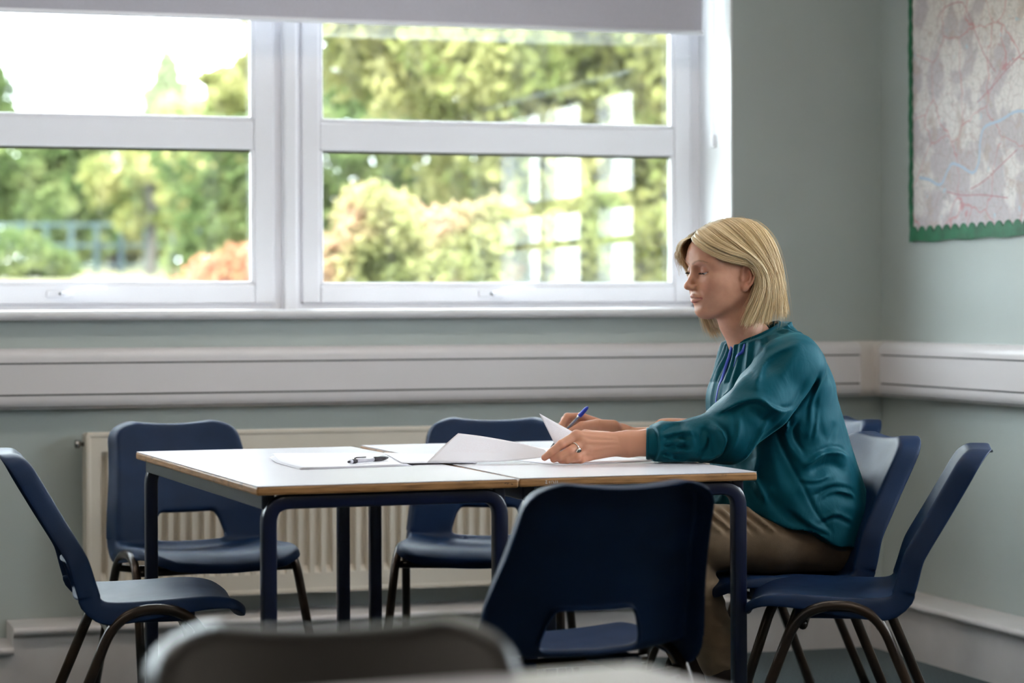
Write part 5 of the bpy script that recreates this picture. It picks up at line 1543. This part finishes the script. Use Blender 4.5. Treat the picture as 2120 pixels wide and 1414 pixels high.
def crown(seed, R, H, z0, n):
    rng = random.Random(seed); out = []
    for k in range(n):
        a = rng.uniform(0, 2*PI); q = math.sqrt(rng.random()); z = rng.random()
        rr = R*(1-.55*abs(z*2-.9))
        r = R*rng.uniform(.28, .45)
        out.append((rr*q*math.cos(a), rr*q*math.sin(a), z0+H*z, r, r, r*.8))
    return out
TG = 'trees seen through the window'; BG_ = 'shrubs seen through the window'
plant('broadleaf_tree', 'tree', 'large yellow-green tree filling the right window above the shrubs', 1080, 19, 2.0, .16, crown(3, 2.1, 3.8, 1.0, 70), 'leaf_lime', .065, .75, 1, TG)
plant('broadleaf_tree', 'tree', 'darker green tree at the far right of the right window', 1420, 22, 2.2, .15, crown(8, 1.7, 4.2, .6, 34), 'leaf_green', .07, .75, 2, TG)
plant('broadleaf_tree', 'tree', 'yellow-green tree with airy branches left of the mullion', 505, 30, 2.0, .12, [(-.25, 0, 1.2, .6, .5, .5), (.2, 0, 1.8, .6, .5, .5), (-.1, 0, 2.2, .4, .4, .35), (.3, 0, 2.7, .45, .4, .35), (-.5, 0, 1.75, .35, .3, .25), (-.6, 0, 1.0, .5, .4, .4), (.6, 0, 1.0, .7, .5, .6), (.75, 0, 2.3, .7, .5, .6), (-.42, 0, 2.45, .22, .2, .10)], 'leaf_lime', .075, 2.2, 3, TG)
plant('broadleaf_tree', 'tree', 'airy tree with bright gaps behind the left part of right window', 740, 27, 2.5, .12, crown(15, 1.3, 3.6, 1.0, 22), 'leaf_green', .08, .45, 13, TG)
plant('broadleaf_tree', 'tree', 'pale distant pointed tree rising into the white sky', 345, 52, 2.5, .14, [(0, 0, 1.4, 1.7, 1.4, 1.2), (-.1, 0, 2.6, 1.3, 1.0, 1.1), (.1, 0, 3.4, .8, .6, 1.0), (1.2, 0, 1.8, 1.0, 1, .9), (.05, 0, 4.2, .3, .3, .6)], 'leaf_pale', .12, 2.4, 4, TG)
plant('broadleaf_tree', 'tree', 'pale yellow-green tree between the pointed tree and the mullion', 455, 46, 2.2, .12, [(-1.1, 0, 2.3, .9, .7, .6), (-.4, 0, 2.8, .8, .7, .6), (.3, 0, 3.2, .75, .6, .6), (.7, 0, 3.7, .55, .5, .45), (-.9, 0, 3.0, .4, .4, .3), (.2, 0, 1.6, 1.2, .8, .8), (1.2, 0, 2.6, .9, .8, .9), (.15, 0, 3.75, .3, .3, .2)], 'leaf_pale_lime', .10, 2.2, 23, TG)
plant('broadleaf_tree', 'tree', 'green tree at the left edge reaching into the upper pane', -40, 40, 2.5, .14, [(0, 0, 3.0, .72, .6, .6), (.25, 0, 2.4, .6, .6, .5), (-.3, 0, 2.0, .9, .7, .6), (.1, 0, 1.3, .9, .7, .6)], 'leaf_green', .09, 2.2, 5, TG)
plant('broadleaf_tree', 'tree', 'small tree with a pale trunk above the path', 310, 32, 1.3, .075, crown(21, .95, 1.1, .75, 22), 'leaf_lime', .07, .55, 6, TG)
plant('broadleaf_tree', 'tree', 'rounded green tree in the left lower pane', 120, 36, 1.2, .10, crown(22, 1.3, 1.6, .5, 24), 'leaf_green', .08, .7, 7, TG)
plant('broadleaf_tree', 'tree', 'pale green tree behind the path at the back', 235, 44, 1.2, .10, crown(28, 1.9, 1.5, .5, 24), 'leaf_lime', .10, .7, 17, TG)
plant('broadleaf_tree', 'tree', 'green tree behind the red shrub by the mullion', 470, 40, 1.2, .10, crown(29, 1.7, 1.5, .5, 24), 'leaf_green', .09, .7, 18, TG)
plant('shrub', 'shrub', 'coral-red shrub at the lower right of the left window', 440, 17, .35, .03, [(-.25, 0, .20, .30, .25, .22), (.02, .05, .36, .30, .25, .24), (.22, 0, .42, .28, .25, .26), (.44, .1, .36, .3, .25, .28), (-.42, 0, .10, .22, .2, .18)], 'leaf_red', .035, 1.0, 8, BG_)
plant('shrub', 'shrub', 'pink and green flowering shrub at the left of the right window', 790, 15, .5, .03, crown(31, .50, .62, .50, 30), 'leaf_mixed', .035, .9, 9, BG_)
plant('shrub', 'shrub', 'pink-tipped shrub near the middle of the right window', 990, 16, .5, .03, crown(32, .48, .55, .45, 26), 'leaf_mixed', .035, .9, 10, BG_)
plant('shrub', 'shrub', 'low green shrub below the reflected panes at right', 1270, 16.5, .5, .03, crown(33, .70, .70, .35, 30), 'leaf_lime', .04, .85, 11, BG_)
plant('shrub', 'shrub', 'dark clipped shrub at the lower left corner of the window', 20, 26, .3, .03, [(0, 0, .25, .75, .4, .35), (.5, 0, .12, .3, .3, .25)], 'leaf_green', .05, .9, 12, BG_)
def hedge(n, w, h, seed):
    rg_ = random.Random(seed); return [(-w/2+w*k/(n-1)+rg_.uniform(-.1, .1), rg_.uniform(-.2, .2), h*q+rg_.uniform(-.15, .15), .62, .5, .55) for k in range(n) for q in (.1, .45, .8)]
plant('hedge', 'hedge', 'tall green hedge behind the pink shrubs', 860, 25, 1.2, .06, hedge(9, 4.2, 1.5, 3), 'leaf_green', .07, .55, 41, 'hedges seen through the window')
plant('hedge', 'hedge', 'tall lime hedge under the large tree at right', 1290, 27, 1.2, .06, hedge(9, 4.4, 2.0, 4), 'leaf_lime', .07, .55, 42, 'hedges seen through the window')
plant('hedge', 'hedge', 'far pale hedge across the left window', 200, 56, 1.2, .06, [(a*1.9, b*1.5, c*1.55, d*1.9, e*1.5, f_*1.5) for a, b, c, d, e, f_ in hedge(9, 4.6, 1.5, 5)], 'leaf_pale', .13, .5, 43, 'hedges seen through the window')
# mesh fence with blue-green posts
M['fence'] = mat('blue_green_steel', (.018, .045, .055), .5, metal=.2)
fn = empty('garden_fence', (0, 0, 0)); 
for k in range(16):
    p = away(-60+k*52, 33+.0*k); gz = grounded(p[1])
    V, F = tube_geo([(p[0], p[1], gz-.1), (p[0], p[1], gz+.72)], .03, seg=6); mesh_obj('fence_post', V, F, M['fence'], fn)
a_ = away(-60, 33); b_ = away(-60+15*52, 33)
for h in (.12, .40, .68):
    V, F = tube_geo([(a_[0], a_[1], grounded(a_[1])+h), (b_[0], b_[1], grounded(b_[1])+h)], .018, seg=6); mesh_obj('fence_rail', V, F, M['fence'], fn)
tag(fn, 'blue-green metal fence beyond the path, low in the left window', 'fence')
# pale path
V = []; F = []
for i, px in enumerate(range(-200, 1300, 60)):
    for d in (21.5, 27.5):
        p = away(px, d); V.append((p[0], p[1], grounded(p[1])+.02+.05*noise.noise((p[0]*.3, p[1]*.3, 0))))
    if i: F.append((2*i-2, 2*i, 2*i+1, 2*i-1))
M['path'] = mat('pale_paving', (0.128, 0.117, 0.099), .9, var=.1, vscale=2)
o = mesh_obj('garden_path', V, F, M['path']); o['kind'] = 'structure'
